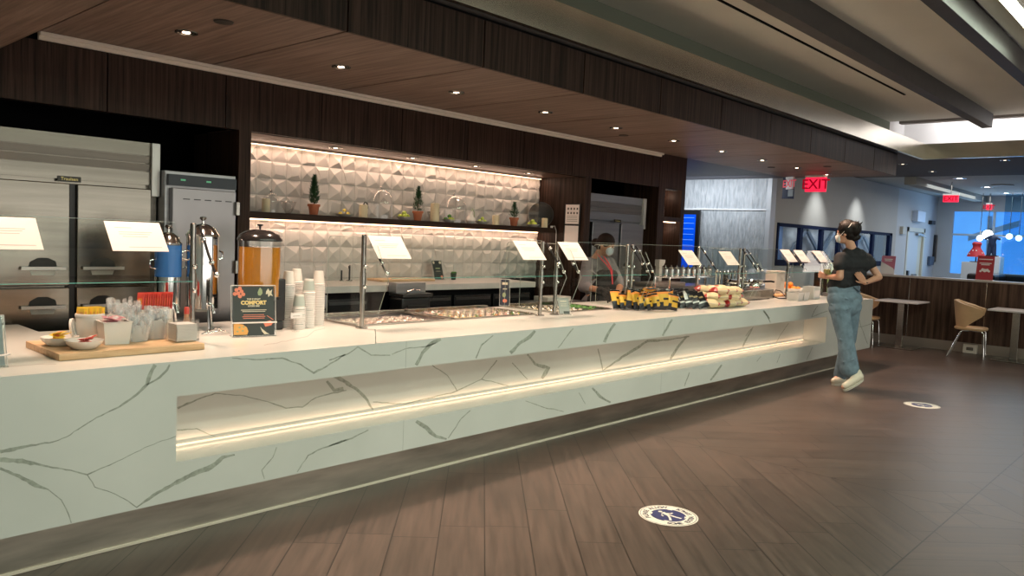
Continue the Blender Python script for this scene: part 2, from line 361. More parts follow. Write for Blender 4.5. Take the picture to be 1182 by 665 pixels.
# downlights
def downlight(x, y, z, label, group, col=(1, .80, .6), es=12, r=.055, cat='downlight'):
    t = thing('recessed_downlight', label, cat, (x, y, z), 0, group)
    MB().lathe([(r + .014, 0), (r + .012, -.005), (r, -.006), (r - .006, 0)], seg=20, cap0=False, cap1=False).build('trim_ring', STEEL, t, smooth=True)
    MB().lathe([(r - .006, -.001), (r * .5, -.0008)], seg=20, cap0=False, cap1=False).build('reflector', mat('bright_reflector', (.85, .82, .78), .18, 1), t)
    MB().lathe([(r * .42, -.003), (.001, -.0035)], seg=14, cap1=False).build('lamp', mat('downlight_lamp_%d' % int(es), (1, 1, 1), .5, emit=col, es=es), t)
    return t
downlight(1.05, 4.775, 2.5895, 'added round downlight, out of view, in the lower soffit piece at far left', 'downlights in the wood soffit')
dn = ['first', 'second', 'third', 'fourth', 'fifth', 'sixth', 'seventh', 'eighth', 'ninth', 'tenth']
for k in range(10): downlight(2.17 + 1.117 * k, 4.775, 2.7395, 'round recessed downlight, %s from the left in the wood soffit' % dn[k], 'downlights in the wood soffit')
for k, x in enumerate((4.06, 4.945, 5.80, 6.64)): downlight(x, 5.95, 2.3055, 'small round downlight, %s from the left above the tiled niche' % dn[k], 'downlights over the tiled niche', r=.045)
DISC = mat('dark_disc', (.03, .024, .02), .6)
for k, (x, y, lb) in enumerate(((2.18, 4.325, 'beside the leftmost soffit downlight'), (7.14, 5.03, 'in the middle of the wood soffit'), (10.91, 5.07, 'near the far end of the wood soffit'), (11.01, 4.30, 'close to the fascia at the far end of the soffit'))):
    tag(MB().lathe([(.055, 0), (.05, -.008), (.001, -.009)], (x, y, 2.7395), 20, cap1=False).build('sprinkler_cover', DISC, smooth=True), 'flat dark round sprinkler cover ' + lb, 'sprinkler cover', 'sprinkler covers')
fl = [(14.27, 4.30, 'just right of the soffit end'), (15.71, 4.22, 'further right of the soffit end, near the ceiling edge'), (14.12, 2.78, 'under the metal lip corner, to the right')]
for x, y, lb in fl: downlight(x, y, 3.0795, 'round downlight in the dark ceiling, ' + lb, 'downlights in the dark ceiling', es=5)
for x, lb in ((17.29, 'nearest'), (19.58, 'second'), (21.52, 'third'), (23.45, 'farthest')): downlight(x, 4.15, 3.0795, 'round white downlight in the pale far ceiling, %s of its row' % lb, 'downlights in the far ceiling', (1, 1, 1), 16, .11)
tag(MB().lathe([(.22, 0), (.2, -.02), (.001, -.02)], (19.0, 3.75, 3.0795), 24, cap1=False).build('ceiling_diffuser', mat('diffuser_grey', (.25, .25, .23), .6)), 'round grey air diffuser in the pale far ceiling', 'air diffuser')
# ------------------------------------------------------------------ column with two lit cubbies
mb = MB(); x0, x1, yf, yb = 8.80, 9.46, 5.60, 6.15
mb.box(x0, 8.95, yf, yb, 0, 2.74).box(9.37, x1, yf, yb, 0, 2.74).box(8.95, 9.37, yf, yb, 2.30, 2.74).box(8.95, 9.37, yf, yb, 1.87, 1.93).box(8.95, 9.37, yf, yb, 0, 1.16)
mb.box(8.95, 9.37, yb - .02, yb, 1.16, 2.30)
struct('wall_column', mb, WOODV)
for z, lb in ((2.285, 'upper'), (1.855, 'lower')):
    tag(MB().box(9.0, 9.32, 5.64, 5.66, z, z + .012).build('cubby_light', LEDM if z < 2 else STEEL), 'slim light bar at the top of the %s column cubby' % lb, 'light')
    l = bpy.data.lights.new('cubby', 'POINT'); l.energy = 1.6; l.color = WARM; l.shadow_soft_size = .03
    o = bpy.data.objects.new('cubby_lamp', l); COL.objects.link(o); o.location = (9.2, 5.85, z - .06)
# ------------------------------------------------------------------ far walls
def textured():
    m = bpy.data.materials.new('rippled_wall_panel'); t = nt(m); b = t.nodes['Principled BSDF']
    tc = t.nodes.new('ShaderNodeTexCoord'); mp = t.nodes.new('ShaderNodeMapping'); mp.inputs['Scale'].default_value = (1, 16, 3.2); mp.inputs['Rotation'].default_value = (.25, 0, 0)
    t.links.new(tc.outputs['Object'], mp.inputs[0]); n = t.nodes.new('ShaderNodeTexNoise'); n.inputs['Scale'].default_value = 1.6; n.inputs['Detail'].default_value = 3
    t.links.new(mp.outputs[0], n.inputs[0]); bp = t.nodes.new('ShaderNodeBump'); bp.inputs['Strength'].default_value = .8; bp.inputs['Distance'].default_value = .05
    t.links.new(n.outputs[0], bp.inputs['Height']); t.links.new(bp.outputs[0], b.inputs['Normal'])
    r = t.nodes.new('ShaderNodeValToRGB'); r.color_ramp.elements[0].position = .35; r.color_ramp.elements[1].position = .65
    r.color_ramp.elements[0].color = (.36, .39, .42, 1); r.color_ramp.elements[1].color = (.50, .53, .56, 1)
    t.links.new(n.outputs[0], r.inputs[0]); t.links.new(r.outputs[0], b.inputs['Base Color']); b.inputs['Roughness'].default_value = .5
    return m
struct('wall_textured', MB().box(12.74, 12.90, 5.95, 8.2, 0, 3.07), textured())
struct('trim_8', MB().box(12.715, 12.74, 5.90, 8.2, 2.20, 2.225), mat('pale_trim', (.75, .77, .8), .4))
struct('trim_9', MB().box(12.71, 12.90, 5.87, 5.949, 0, 3.07), mat('pale_corner_trim', (.55, .58, .62), .4))
area('textured_wall_lamp', (12.0, 6.9, 2.6), (0, math.radians(-50), 0), .1, 1.8, 18, (.88, .94, 1))
YW = 5.87
mb = MB(); mb.box(12.905, 13.02, YW, YW + .12, 0, 3.07).box(13.02, 19.04, YW, YW + .12, 1.99, 3.07).box(13.02, 19.04, YW, YW + .12, 0, 1.29).box(19.04, 19.36, YW, YW + .12, 0, 3.07)
struct('wall_display', mb, WALLG)
mb = MB(); mb.box(19.36, 20.27, YW + .03, YW + .12, 0, 3.07).box(20.27, 21.69, YW + .03, YW + .12, 2.2, 3.07).box(21.69, 22.7, YW + .03, YW + .12, 0, 3.07)
struct('wall_far', mb, WALLB)
# recessed display window: navy frame, glass panes, pale trusses inside
NAVY = mat('navy_frame', (.006, .012, .05), .7, 0, .1)
t = thing('display_window', 'long recessed display window with navy frame and pale diagonal trusses inside', 'display window', (16.03, YW, 1.64))
mb = MB(); mb.box(-3.01, 3.01, -.02, .05, .31, .37).box(-3.01, 3.01, -.02, .05, -.37, -.27).box(-3.03, -2.97, -.02, .05, -.37, .37).box(2.85, 3.03, -.02, .05, -.37, .37)
mx = [at(px, 285, 1, YW).x - 16.03 for px in (923.5, 947.8, 968, 988, 1007)]
for x in mx: mb.box(x - .06, x + .06, -.015, .05, -.3, .33)
mb.build('frame', NAVY, t)
MB().box(-3.0, 3.0, .015, .02, -.3, .33).build('glass_pane', glass('antireflective_glass', (.95, .97, .98), ior=1.1), t)
BLUEP = mat('pale_blue_pane', (.16, .26, .50), .5, var=.3, vscale=5); GREYP = mat('pale_grey_pane', (.36, .37, .375), .6, var=.25, vscale=5)
mb = MB(); mb.mi = 0; mb.box(-3.0, mx[0], .34, .36, -.36, .36); mb.mi = 1; mb.box(mx[0], 3.0, .34, .36, -.36, .36); mb.box(-3.0, 3.0, .05, .36, -.37, -.35).box(-3.0, 3.0, .05, .36, .35, .37)
mb.build('back_panel', [BLUEP, GREYP], t)
mb = MB(); apx = [at(px, 285, 1, YW).x - 16.03 for px in (946, 978, 1010)]
for ax_ in apx:
    for s in (-1, 1):
        d = .95
        mb.slab([(ax_ - .07, .25, .31), (ax_ + .07, .25, .31), (ax_ + s * d + .07, .25, -.33), (ax_ + s * d - .07, .25, -.33)], (0, .04, 0))
mb.build('truss', mat('truss_grey', (.14, .16, .19), .5), t)
for k in range(6):
    xa = ([-3.0] + mx + [2.9])[k]; xb = ([-3.0] + mx + [2.9])[k + 1]; c = (xa + xb) / 2
    MB().box(c - .28, c + .28, .10, .16, .325, .345).build('lamp_bar', mat('cool_led', (1, 1, 1), .5, emit=(.85, .93, 1), es=4), t)
    area('display_lamp', (16.03 + c, YW + .16, 1.96), (0, 0, 0), .5, .05, .8, (.85, .93, 1))
# door in the far wall
t = thing('door_1', None, None, (20.27, YW + .03, 0)); tag(t, kind='structure')
MB().box(0, .10, -.02, .06, 0, 2.2).box(1.32, 1.42, -.02, .06, 0, 2.2).box(0, 1.42, -.02, .06, 2.10, 2.2).build('door_frame', mat('door_frame_cream', (.62, .60, .50), .5), t)
MB().box(.10, 1.0, .02, .05, 0, 2.1).build('door_leaf', mat('door_leaf_paint', (.55, .60, .64), .5), t)
MB().box(1.0, 1.32, .03, .06, 0, 2.1).build('side_light', mat('cream_light_gap', (.66, .64, .52), .6), t)
MB().box(.75, 1.25, -.05, .02, 2.02, 2.07).tube([(.9, -.05, 2.03), (1.15, -.11, 1.98)], .012).build('door_closer', STEELD, t)
MB().box(.14, .24, -.05, .02, .95, 1.15).build('lock', DARKP, t); MB().box(.62, .88, -.04, .02, 1.0, 1.06).build('push_bar', STEEL, t)
def wallbox(name, label, cat, px, py, w, h, d, m, y=None):
    p = at(px, py, 1, y or YW); return tag(MB().box(p.x - w / 2, p.x + w / 2, (y or YW) - d, (y or YW) + .028, p.z - h / 2, p.z + h / 2).build(name, m, bevel=.004), label, cat)
wallbox('wall_speaker', 'blue-white box fixture on the wall above the far door', 'wall fixture', 1059, 250, .62, .26, .1, mat('pale_fixture', (.6, .7, .85), .4))
wallbox('wall_clock', 'small beige round-cornered fixture beside the far door', 'wall fixture', 1042, 266, .22, .18, .04, mat('beige_fixture', (.5, .48, .4), .5))
wallbox('card_reader', 'small dark card reader right of the far door', 'card reader', 1074, 301, .35, .22, .04, mat('dark_blue_plate', (.07, .11, .18), .4))
wallbox('ceiling_bracket', 'small dark bracket high on the wall right of the far door', 'bracket', 1075, 257, .3, .1, .06, DARKP)
p = at(1083.5, 287, 1, YW)
t = thing('framed_poster', 'dark framed poster on the far wall right of the door', 'poster', (p.x, YW + .0, p.z))
MB().box(-.42, .42, -.02, .028, -.35, .35).build('frame', DARKP, t, bevel=.005); MB().box(-.34, .34, -.024, -.0205, -.28, .28).build('picture', mat('dim_picture', (.16, .12, .10), .4, var=.8, vscale=9), t)
# end wall with blue daylit window
XE = 22.7
mb = MB(); a = at(1101, 246, 0, XE); b = at(1101, 312, 0, XE)
mb.box(XE, XE + .1, a.y, YW + .12, 0, 3.07).box(XE, XE + .1, 1.5, a.y, 2.70, 3.07).box(XE, XE + .1, 1.5, a.y, 0, 1.10)
struct('wall_end', mb, WALLB)
SKY = mat('daylit_sky_blue', (.1, .3, .6), .5, emit=(.10, .38, .95), es=.85, var=.3, vscale=.8)
t = thing('window_1', None, None, (XE + .05, 3.5, 1.9)); tag(t, kind='structure')
mb = MB()
for y in (1.1, .3, -.6, -1.4): mb.box(-.02, .02, y - .03, y + .03, -.8, .8)
mb.box(-.02, .02, -2, a.y - 3.5, .18, .23); mb.build('window_frame', mat('pale_mullion', (.55, .68, .8), .5), t)
MB().box(.0, .005, -2, a.y - 3.5, -.8, .8).build('glass_pane', GLASS, t)
tag(MB().box(XE + .4, XE + 1.2, 0.5, 7, 0, 3.05).build('sky', SKY), kind='structure')
mb = MB(); mb.box(XE + .2, XE + .3, 3.0, 3.2, 1.0, 2.8); mb.slab([(XE + .25, 5.2, 2.1), (XE + .25, 4.1, 2.5), (XE + .25, 4.1, 2.35), (XE + .25, 5.2, 1.95)], (.05, 0, 0)); mb.slab([(XE + .25, 4.6, 1.15), (XE + .25, 4.7, 2.6), (XE + .25, 4.8, 2.6), (XE + .25, 4.75, 1.15)], (.05, 0, 0))
tag(mb.build('street_structure', mat('street_structure_blue', (.35, .55, .75), .6)), kind='structure')
# glass partition
a = at(1153, 230, 0, 18.0); b = at(1153, 322, 0, 18.0)
struct('window_2', MB().box(18.0, 18.012, -.5, b.y, 1.0, 2.85), glass('tinted_partition', (.62, .80, .92), add=.03))
for n, (px, py, lb) in enumerate(((1140, 271, 'globe pendant lamp glowing behind the dark figure'), (1165, 273, 'small globe lamp, first right of the glass partition edge'), (1164, 274, ''), (1150, 274, ''), (1176, 275, 'small globe lamp nearest the right picture edge'), (1131, 275, 'small globe lamp between the red dress and the dark figure'))):
    if not lb: continue
    p = at(px, py, 0, 21.5); r = .115 if n == 0 else .07
    t = thing('globe_lamp', lb, 'lamp', tuple(p), 0, 'globe lamps by the far window')
    MB().ball((0, 0, 0), r).build('globe', mat('globe_glow', (1, 1, 1), .5, emit=(.85, .95, 1), es=4), t, smooth=True)
    MB().tube([(0, 0, r - .01), (0, 0, 3.08 - p.z)], .008, 6).build('stem', STEEL, t)
# ------------------------------------------------------------------ half wall
XH = 14.45
mb = MB(); ys = [5.75, 4.95, 4.1, 2.95, 1.8, .6, -.6, -1.8]
for a, b in zip(ys[:-1], ys[1:]): mb.box(XH, XH + .14, b + .003, a - .003, .16, 1.16)
struct('wall_half', mb, WOODF)
struct('trim_10', MB().box(XH - .03, XH + .19, -1.9, 5.78, 1.162, 1.195), mat('half_wall_cap', (.52, .46, .42), .3), bevel=.004)
struct('baseboard_half_wall', MB().box(XH + .01, XH + .13, -1.8, 5.75, 0, .16), mat('base_metal', (.42, .36, .31), .35, .7))
struct('trim_11', MB().box(XH - .004, XH, 4.09, 4.105, .16, 1.16).box(XH - .004, XH, 2.94, 2.955, .16, 1.16), STEEL)
t = thing('electrical_box', 'small bright metal floor box at the half wall behind the chair', 'floor box', (14.40, 3.10, 0)); 
MB().box(-.04, .045, -.10, .10, .001, .14).build('cover', mat('pale_box', (.72, .66, .58), .35), t, bevel=.004); MB().box(-.043, -.0401, -.05, .05, .05, .1).build('plate', STEEL, t)
mb = MB(); mb.box(18.2, 19.6, 1.2, 3.9, .001, .45); mb.box(19.3, 19.7, 1.2, 3.9, .45, 1.22); mb.box(18.2, 19.5, 3.6, 4.1, .45, 1.22)
tag(mb.build('dark_sofa', mat('dark_sofa_leather', (.008, .006, .006), .5), bevel=.05), 'long black sofa beyond the half wall at the right edge', 'sofa')
def signstand(name, label, px0, px1, pyt, pyb, m, words, lean=.05):
    a = at(px0, pyb, 0, XH + .08); b = at(px1, pyb, 0, XH + .08); tz = at(px0, pyt, 0, XH + .08).z; y0, y1 = max(a.y, b.y), min(a.y, b.y); c = (y0 + y1) / 2; w = y0 - y1; h = tz - 1.195
    t = thing(name, label, 'sign', (XH + .06, c, 1.195))
    MB().slab([(0, w / 2, 0), (0, -w / 2, 0), (lean, -w / 2, h), (lean, w / 2, h)], (.006, 0, 0)).build('sign_panel', m, t)
    MB().box(0, .14, -w / 2, w / 2, 0, .006).build('foot', WHITE, t)
    return t, w, h
SGR = mat('red_sign_print', (.50, .045, .06), .4)
t, w, h = signstand('red_sign', 'red upright sign with a white emblem on the half wall beside the glass partition', 1126, 1146, 295, 322.5, SGR, '')
def stripes(t, w, h, rows, m, lean=.05):
    mb = MB()
    for (f0, f1, z) in rows:
        mb.box(lean * z - .003, lean * z - .001, -w * f1 + w / 2, -w * f0 + w / 2, h * z - .008, h * z + .008)
    mb.build('lettering', m, t)
stripes(t, w, h, [(.1, .9, .86), (.15, .85, .70), (.25, .75, .64)], PAPER)
mb = MB()
for (dy, dz, r) in ((0, 0, .028), (.03, .012, .024), (-.035, .008, .024), (-.06, -.01, .018), (.06, -.012, .018)): mb.ball((.012, dy, h * .40 + dz), r, sc=(.12, 1, 1))
mb.build('emblem', PAPER, t, smooth=True)
t, w, h = signstand('pink_sign', 'pink and white upright sign on the half wall behind the standing customer', 1016, 1032, 295, 318, mat('pink_sign_print', (.62, .20, .28), .4), '')
mb = MB(); mb.slab([(.0, w / 2, .01), (.0, -w / 2, .01), (.02, -w / 2, .10), (.026, w / 2, .22)], (-.003, 0, 0)); mb.build('white_band', PAPER, t)
stripes(t, w, h, [(.2, .8, .82), (.25, .75, .74)], PAPER)
# figures on plinths
PLI = mat('white_plinth', (.70, .74, .78), .5)
def plinth(label, px0, px1, pyt, X):
    a = at(px0, pyt, 0, X); b = at(px1, pyt, 0, X)
    tag(MB().box(X, X + .5, b.y, a.y, 0, a.z).build('plinth', PLI, bevel=.004), label, 'plinth'); return (a.y + b.y) / 2, a.z
y, z = plinth('low white plinth under the red dress', 1110, 1134, 302, 20.0)
t = thing('dress_form', 'small headless dress form in a red dress with white spots on a stand', 'figurine', (20.2, y - .03, z), 0)
MB().lathe([(.12, 0), (.12, .02), (.015, .025), (.012, .12)], seg=20).build('stand', DARKP, t, smooth=True)
mb = MB(); mb.lathe([(.19, .12), (.15, .22), (.085, .32), (.08, .36), (.10, .42), (.075, .455), (.02, .46)], seg=22); mb.build('dress', mat('red_dress', (.55, .03, .04), .6), t, smooth=True)
mb = MB()
for k in range(12): a = k * 2.4; zz = .16 + .025 * (k % 5); r = .19 - (zz - .12) * .5; mb.ball((r * math.cos(a), r * math.sin(a), zz), .016)
mb.build('white_spots', PAPER, t); 
y, z = plinth('taller white plinth under the dark trousered figure', 1131, 1154, 295.5, 20.55)
t = thing('trouser_figure', 'small dark blue headless figure in overalls on the taller plinth', 'figurine', (20.75, y + .01, z))
MB().box(-.1, .1, -.14, .14, 0, .03).build('stand', DARKP, t, bevel=.004)
mb = MB(); mb.cap((0, .055, .05), (0, .04, .28), .045, .05); mb.cap((0, -.055, .05), (0, -.04, .28), .045, .05); mb.cap((0, 0, .28), (0, 0, .42), .075, .085); mb.cap((0, .06, .45), (0, .14, .40), .03, .028); mb.cap((0, -.06, .45), (0, -.14, .40), .03, .028)
remesh(mb, 'figure', mat('dark_blue_figure', (.015, .035, .09), .5), t, .012, 2)
# EXIT signs
EXR = mat('exit_red_glow', (.8, .02, .05), .4, emit=(1, .02, .07), es=1.1)
def exit_sign(label, x, y, z, w, h, glow=True, rz=-math.pi / 2, txt='EXIT', drop=.0):
    t = thing('exit_sign', label, 'exit sign', (x, y, z), rz)
    MB().box(-w / 2, w / 2, -.012, .012, -h, 0).build('sign_panel', EXR if glow else mat('exit_face_pale', (.70, .60, .60), .4), t, bevel=.003)
    MB().box(-w / 2 - .005, w / 2 + .005, -.02, .02, 0, .03).build('housing', WHITE, t)
    text(txt, h * .95, mat('exit_dark_letter', (.28, .0, .015), .4, emit=(.5, 0, .02), es=.5) if glow else mat('exit_red_letter', (.55, .03, .05), .4, emit=(.6, .02, .03), es=.4), (0, -.013, -h / 2), (1, 0, 0), (0, 0, 1), t, bold=.004)
    if drop: MB().tube([(0, 0, .03), (0, 0, drop)], .008).build('stem', STEEL, t)
    return t
exit_sign('glowing red EXIT sign under the far end of the wood soffit', 12.3, 4.965, 2.705, .335, .225)
exit_sign('pale EXIT sign with red letters left of the large glowing one', 12.45, 5.45, 2.705, .17, .17, False, -math.pi / 2 - .5)
exit_sign('small red EXIT sign hanging in the far room', 18.0, 4.45, 2.80, .29, .14, drop=.275)
exit_sign('tiny red exit sign farthest away above the blue window', 21.6, 4.50, 2.82, .12, .13, drop=.255)
p = at(907, 217, 0, 12.5)
t = thing('wall_notice', 'small navy framed notice hanging behind the pale EXIT sign', 'notice', (12.60, p.y, 2.54), -math.pi / 2)
MB().box(-.10, .10, 0, .015, -.15, .20).build('frame', mat('notice_navy', (.01, .018, .05), .4), t); MB().box(-.0, .085, -.004, -.0005, -.11, .0).build('sheet', mat('notice_sheet', (.30, .36, .38), .5), t)
# blue vertical screen beyond the column
t = thing('digital_menu_screen', 'tall glowing blue screen beyond the column on the textured wall', 'screen', (12.69, 7.40, 1.75), -math.pi / 2)
MB().box(-.24, .22, -.03, .02, -.75, .44).build('screen_frame', DARKP, t, bevel=.004)
MB().box(-.13, .15, -.034, -.0305, -.70, .36).build('screen', mat('blue_screen_glow', (.0, .05, .5), .3, emit=(.0, .10, 1), es=.5), t)
mb = MB(); 
for k in range(8): mb.box(-.10, .12, -.036, -.0342, .30 - k * .1, .305 - k * .1)
mb.build('menu_lines', mat('light_blue_glow', (.3, .6, 1), .4, emit=(.2, .45, 1), es=.7), t)
# ================================================================== SERVING COUNTER
YS, YN, ZT = 3.81, 4.10, .907
C = thing('serving_counter', 'long white veined quartz serving counter with a lit recess along its front', 'counter', (0, 0, 0))
def ribbon(mb, pts, scale, ox, oy, ax, val, off):
    P = [Vector((ox + x / scale, oy + y / scale, w / scale)) for x, y, w in pts]
    Q = []
    rn = random.Random(int(P[0].x * 7 + P[0].y))
    for i in range(len(P) - 1):
        n = max(1, int((P[i + 1].xy - P[i].xy).length / 5))
        for k in range(n): 
            q = P[i].lerp(P[i + 1], k / n)
            if k: q.x += rn.uniform(-.5, .5); q.y += rn.uniform(-.5, .5); q.z *= rn.uniform(.75, 1.25)
            Q.append(q)
    Q.append(P[-1]); prev = None
    for i, q in enumerate(Q):
        d = (Q[min(i + 1, len(Q) - 1)].xy - Q[max(i - 1, 0)].xy).normalized(); nn = Vector((-d.y, d.x)); w = max(q.z * .5, .4) * .8
        a = q.xy + nn * w; b = q.xy - nn * w
        pa = at(a.x, a.y, ax, val); pb = at(b.x, b.y, ax, val)
        pa[ax] = val + off; pb[ax] = val + off
        va, vb = mb.v(pa), mb.v(pb)
        if prev: mb.f([prev[0], prev[1], vb, va])
        prev = (va, vb)
CC = (2.3333, 0, 380); CM = (2.2731, 380, 330); CR = (7.3875, 860, 330)
front = [
 (CC, [(0,330,12),(60,318,10),(145,303,4),(180,290,3),(260,238,4),(320,210,5),(370,175,8),(395,150,10),(405,120,13),(418,96,14)]),
 (CC, [(395,150,6),(430,130,8),(450,110,8),(457,95,6)]),
 (CC, [(0,352,14),(60,355,16),(130,370,6),(190,380,4),(235,392,5),(330,350,2.4),(400,315,2.4),(474,288,2.4)]),
 (CC, [(235,392,4),(255,425,3),(300,440,3),(345,463,3),(368,480,4),(425,440,10),(500,400,14),(570,370,16),(600,345,12),(632,338,6)]),
 (CC, [(0,375,10),(50,395,12),(95,420,16),(130,432,4),(165,460,4),(185,500,4),(192,522,3)]),
 (CC, [(625,78,3),(700,82,4),(760,78,5),(810,95,5),(845,118,7),(880,100,5),(930,68,5)]),
 (CC, [(745,318,3),(735,345,3),(705,380,4),(712,403,3)]), (CC, [(800,385,3),(830,340,4),(870,320,4),(933,298,4)]),
 (CM, [(0,195,4),(50,178,4),(75,160,5),(110,182,4),(160,182,3)]), (CM, [(165,180,3),(200,165,3),(250,160,4),(280,150,3)]),
 (CM, [(228,208,10),(245,175,10),(270,150,12),(293,140,8)]), (CM, [(385,190,5),(400,155,5),(430,130,3)]),
 (CM, [(475,176,12),(500,150,10),(525,135,12),(540,118,8)]), (CM, [(600,163,3),(640,112,4)]), (CM, [(722,148,10),(735,120,8),(750,99,8)]),
 (CM, [(875,131,6),(900,88,6)]), (CM, [(1140,66,6),(1155,86,6)]),
 (CM, [(0,420,4),(60,400,5),(103,378,4)]), (CM, [(228,355,10),(255,372,14),(280,395,10),(308,402,5)]), (CM, [(312,400,3),(345,350,3),(370,327,3)]),
 (CM, [(515,302,2.4),(560,318,3),(615,330,2.4)]), (CM, [(690,268,6),(710,290,10),(738,306,6)]), (CM, [(1000,248,5),(1030,207,5)]), (CM, [(932,263,3),(945,227,3)]), (CM, [(655,280,2.4),(672,310,2.4)]),
 (CR, [(155,208,8),(190,255,8),(215,312,8)]), (CR, [(620,168,6),(590,215,8),(567,268,6)]), (CR, [(567,266,5),(640,235,8),(702,215,8)]),
 (CR, [(975,290,6),(990,350,8),(1085,320,6)]), (CR, [(990,350,6),(1045,495,5)]), (CR, [(940,345,6),(990,350,6)]),
 (CR, [(100,645,5),(135,602,5)]), (CR, [(272,655,5),(300,582,5)]), (CR, [(525,635,6),(575,522,6)]), (CC, [(1010,0,3),(1012,40,2)] )]
nich = [
 (CC, [(478,213,8),(530,190,5),(580,173,4),(660,180,3),(720,195,3),(770,213,4),(815,210,4),(850,185,4),(885,175,4),(933,165,4)]),
 (CC, [(880,140,8),(900,165,12),(925,160,12)]), (CC, [(477,272,4),(530,268,4),(580,290,2.5)]),
 (CM, [(0,228,10),(30,245,14),(70,270,10),(100,300,8),(115,325,5)]), (CM, [(270,208,3),(310,235,3),(335,275,3)]),
 (CM, [(115,305,3),(200,310,3),(330,278,4),(400,245,3),(440,195,4)]), (CM, [(400,245,3),(470,262,3)]), (CM, [(520,180,6),(540,205,8),(575,215,14),(558,243,8)]),
 (CM, [(480,202,3),(520,245,3)]), (CM, [(705,165,3),(718,222,4),(780,180,8),(835,145,8),(900,140,4),(945,133,4)]), (CM, [(895,193,6),(915,160,8),(940,132,5)]), (CM, [(1085,160,5),(1110,112,4)]),
 (CR, [(5,430,8),(40,380,8),(70,352,6)]), (CR, [(270,478,5),(300,420,5),(372,318,6)])]
# front slabs
mb = MB()
mb.box(-1.6, 1.71, YS, YS + .03, .202, ZT).box(1.71, 10.08, YS, YS + .03, .731, ZT).box(1.71, 10.08, YS, YS + .03, .202, .398).box(10.08, 11.78, YS, YS + .03, .202, ZT)
mb.box(11.75, 11.78, YS + .03, 5.2, .202, ZT)
mb.mi = 1
for (s, ox, oy), pts in front: ribbon(mb, pts, s, ox, oy, 1, YS, -.0004)
mb.mi = 2
for x in (3.165, 6.2, 9.25): mb.box(x, x + .002, YS - .0003, YS, .731, ZT - .002).box(x, x + .002, YS - .0003, YS, .204, .398)
mb.build('front_panel', [MARBLE, VEIN, mat('slab_joint', (.30, .32, .28), .4)], C)
# lit recess
mb = MB(); mb.box(1.69, 10.10, YS + .03, YN, .37, .398).box(1.69, 10.10, YS + .03, YN, .732, .76).box(1.69, 10.10, YN, YN + .02, .37, .76).box(1.69, 1.709, YS + .03, YN, .398, .732).box(10.081, 10.10, YS + .03, YN, .398, .732)
mb.mi = 1
for (s, ox, oy), pts in nich: ribbon(mb, pts, s, ox, oy, 1, YN, -.0004)
mb.build('recess', [MARBLE, VEIN], C)
MB().box(1.72, 10.07, YN - .012, YN - .001, .3985, .404).build('light_strip', mat('recess_led', (1, .85, .7), .5, emit=(1, .70, .44), es=1.3), C)
area('recess_strip_lamp', (5.9, YN - .015, .415), (math.radians(-150), 0, 0), 8.3, .02, 5.5, (1, .62, .38))
MB().box(-1.6, 11.45, 3.892, 3.90, .012, .24).box(11.44, 11.45, 3.90, 5.0, .012, .24).box(-1.6, 11.76, YS + .03, 4.6, .205, .212).build('toe_kick', STEELK, C)
MB().box(-1.6, 11.46, 3.880, 3.892, 0.0005, .012).build('floor_edge_strip', mat('pale_edge_strip', (.70, .62, .52), .3), C)
# worktop, with openings for the wells
wells = [(3.33, 4.20), (4.28, 5.20), (5.50, 6.34)]
mb = MB(); WY0, WY1 = 4.54, 5.13
mb.box(-1.6, 1.5, YS + .03, 5.61, ZT - .03, ZT)
mb.box(1.5, 11.75, YS + .03, WY0, ZT - .03, ZT).box(1.5, 11.75, WY1, 5.2, ZT - .03, ZT)
e = [1.5] + [v for w in wells for v in w] + [11.75]
for a, b in zip(e[::2], e[1::2]): mb.box(a, b, WY0, WY1, ZT - .03, ZT)
mb.mi = 1
for pts in ([(490,640,3),(620,600,3),(700,575,3),(860,520,3)],): pass
TV = (7.3875, 260, 310)
ribbon(mb, [(330,655,4),(560,610,5),(700,580,4),(760,530,4),(850,510,4)], 7.3875, 260, 310, 2, ZT, .0004)
ribbon(mb, [(20,185,3),(200,160,3),(480,150,3)], 7.39, 0, 400, 2, ZT, .0004)
mb.build('worktop', [MARBLE, mat('pale_top_vein', (.50, .48, .44), .25)], C)
MB().box(-1.6, 1.48, 4.2, 5.59, .01, ZT - .031).box(1.5, 11.74, 5.16, 5.19, .01, ZT - .031).build('carcass', DARKP, C)
# drop-in wells
WELLS = []
for i, (a, b) in enumerate(wells):
    lb = ['drop-in steel cold well nearest the cup stacks', 'middle drop-in steel cold well full of small food cups', 'drop-in steel cold well with clear cups and greens beside the worker'][i]
    t = thing('cold_well', lb, 'food well', ((a + b) / 2, (WY0 + WY1) / 2, ZT)); w = (b - a) / 2; d = (WY1 - WY0) / 2
    mb = MB()
    for s in (0,):
        mb.box(-w - .02, w + .02, -d - .02, -d + .012, .0005, .012).box(-w - .02, w + .02, d - .012, d + .03, .0005, .030).box(-w - .02, -w + .012, -d + .012, d - .012, .0005, .014).box(w - .012, w + .02, -d + .012, d - .012, .0005, .014)
    mb.build('rim', STEEL, t, bevel=.002)
    dp = .05 if i == 0 else .04
    MB().box(-w + .002, -w + .008, -d + .002, d - .002, -dp, 0).box(w - .008, w - .002, -d + .002, d - .002, -dp, 0).box(-w + .002, w - .002, -d + .002, -d + .008, -dp, 0).box(-w + .002, w - .002, d - .008, d - .002, -dp, 0).box(-w + .002, w - .002, -d + .002, d - .002, -dp - .006, -dp).build('basin', STEELD, t)
    WELLS.append(((a, b), ZT - dp))
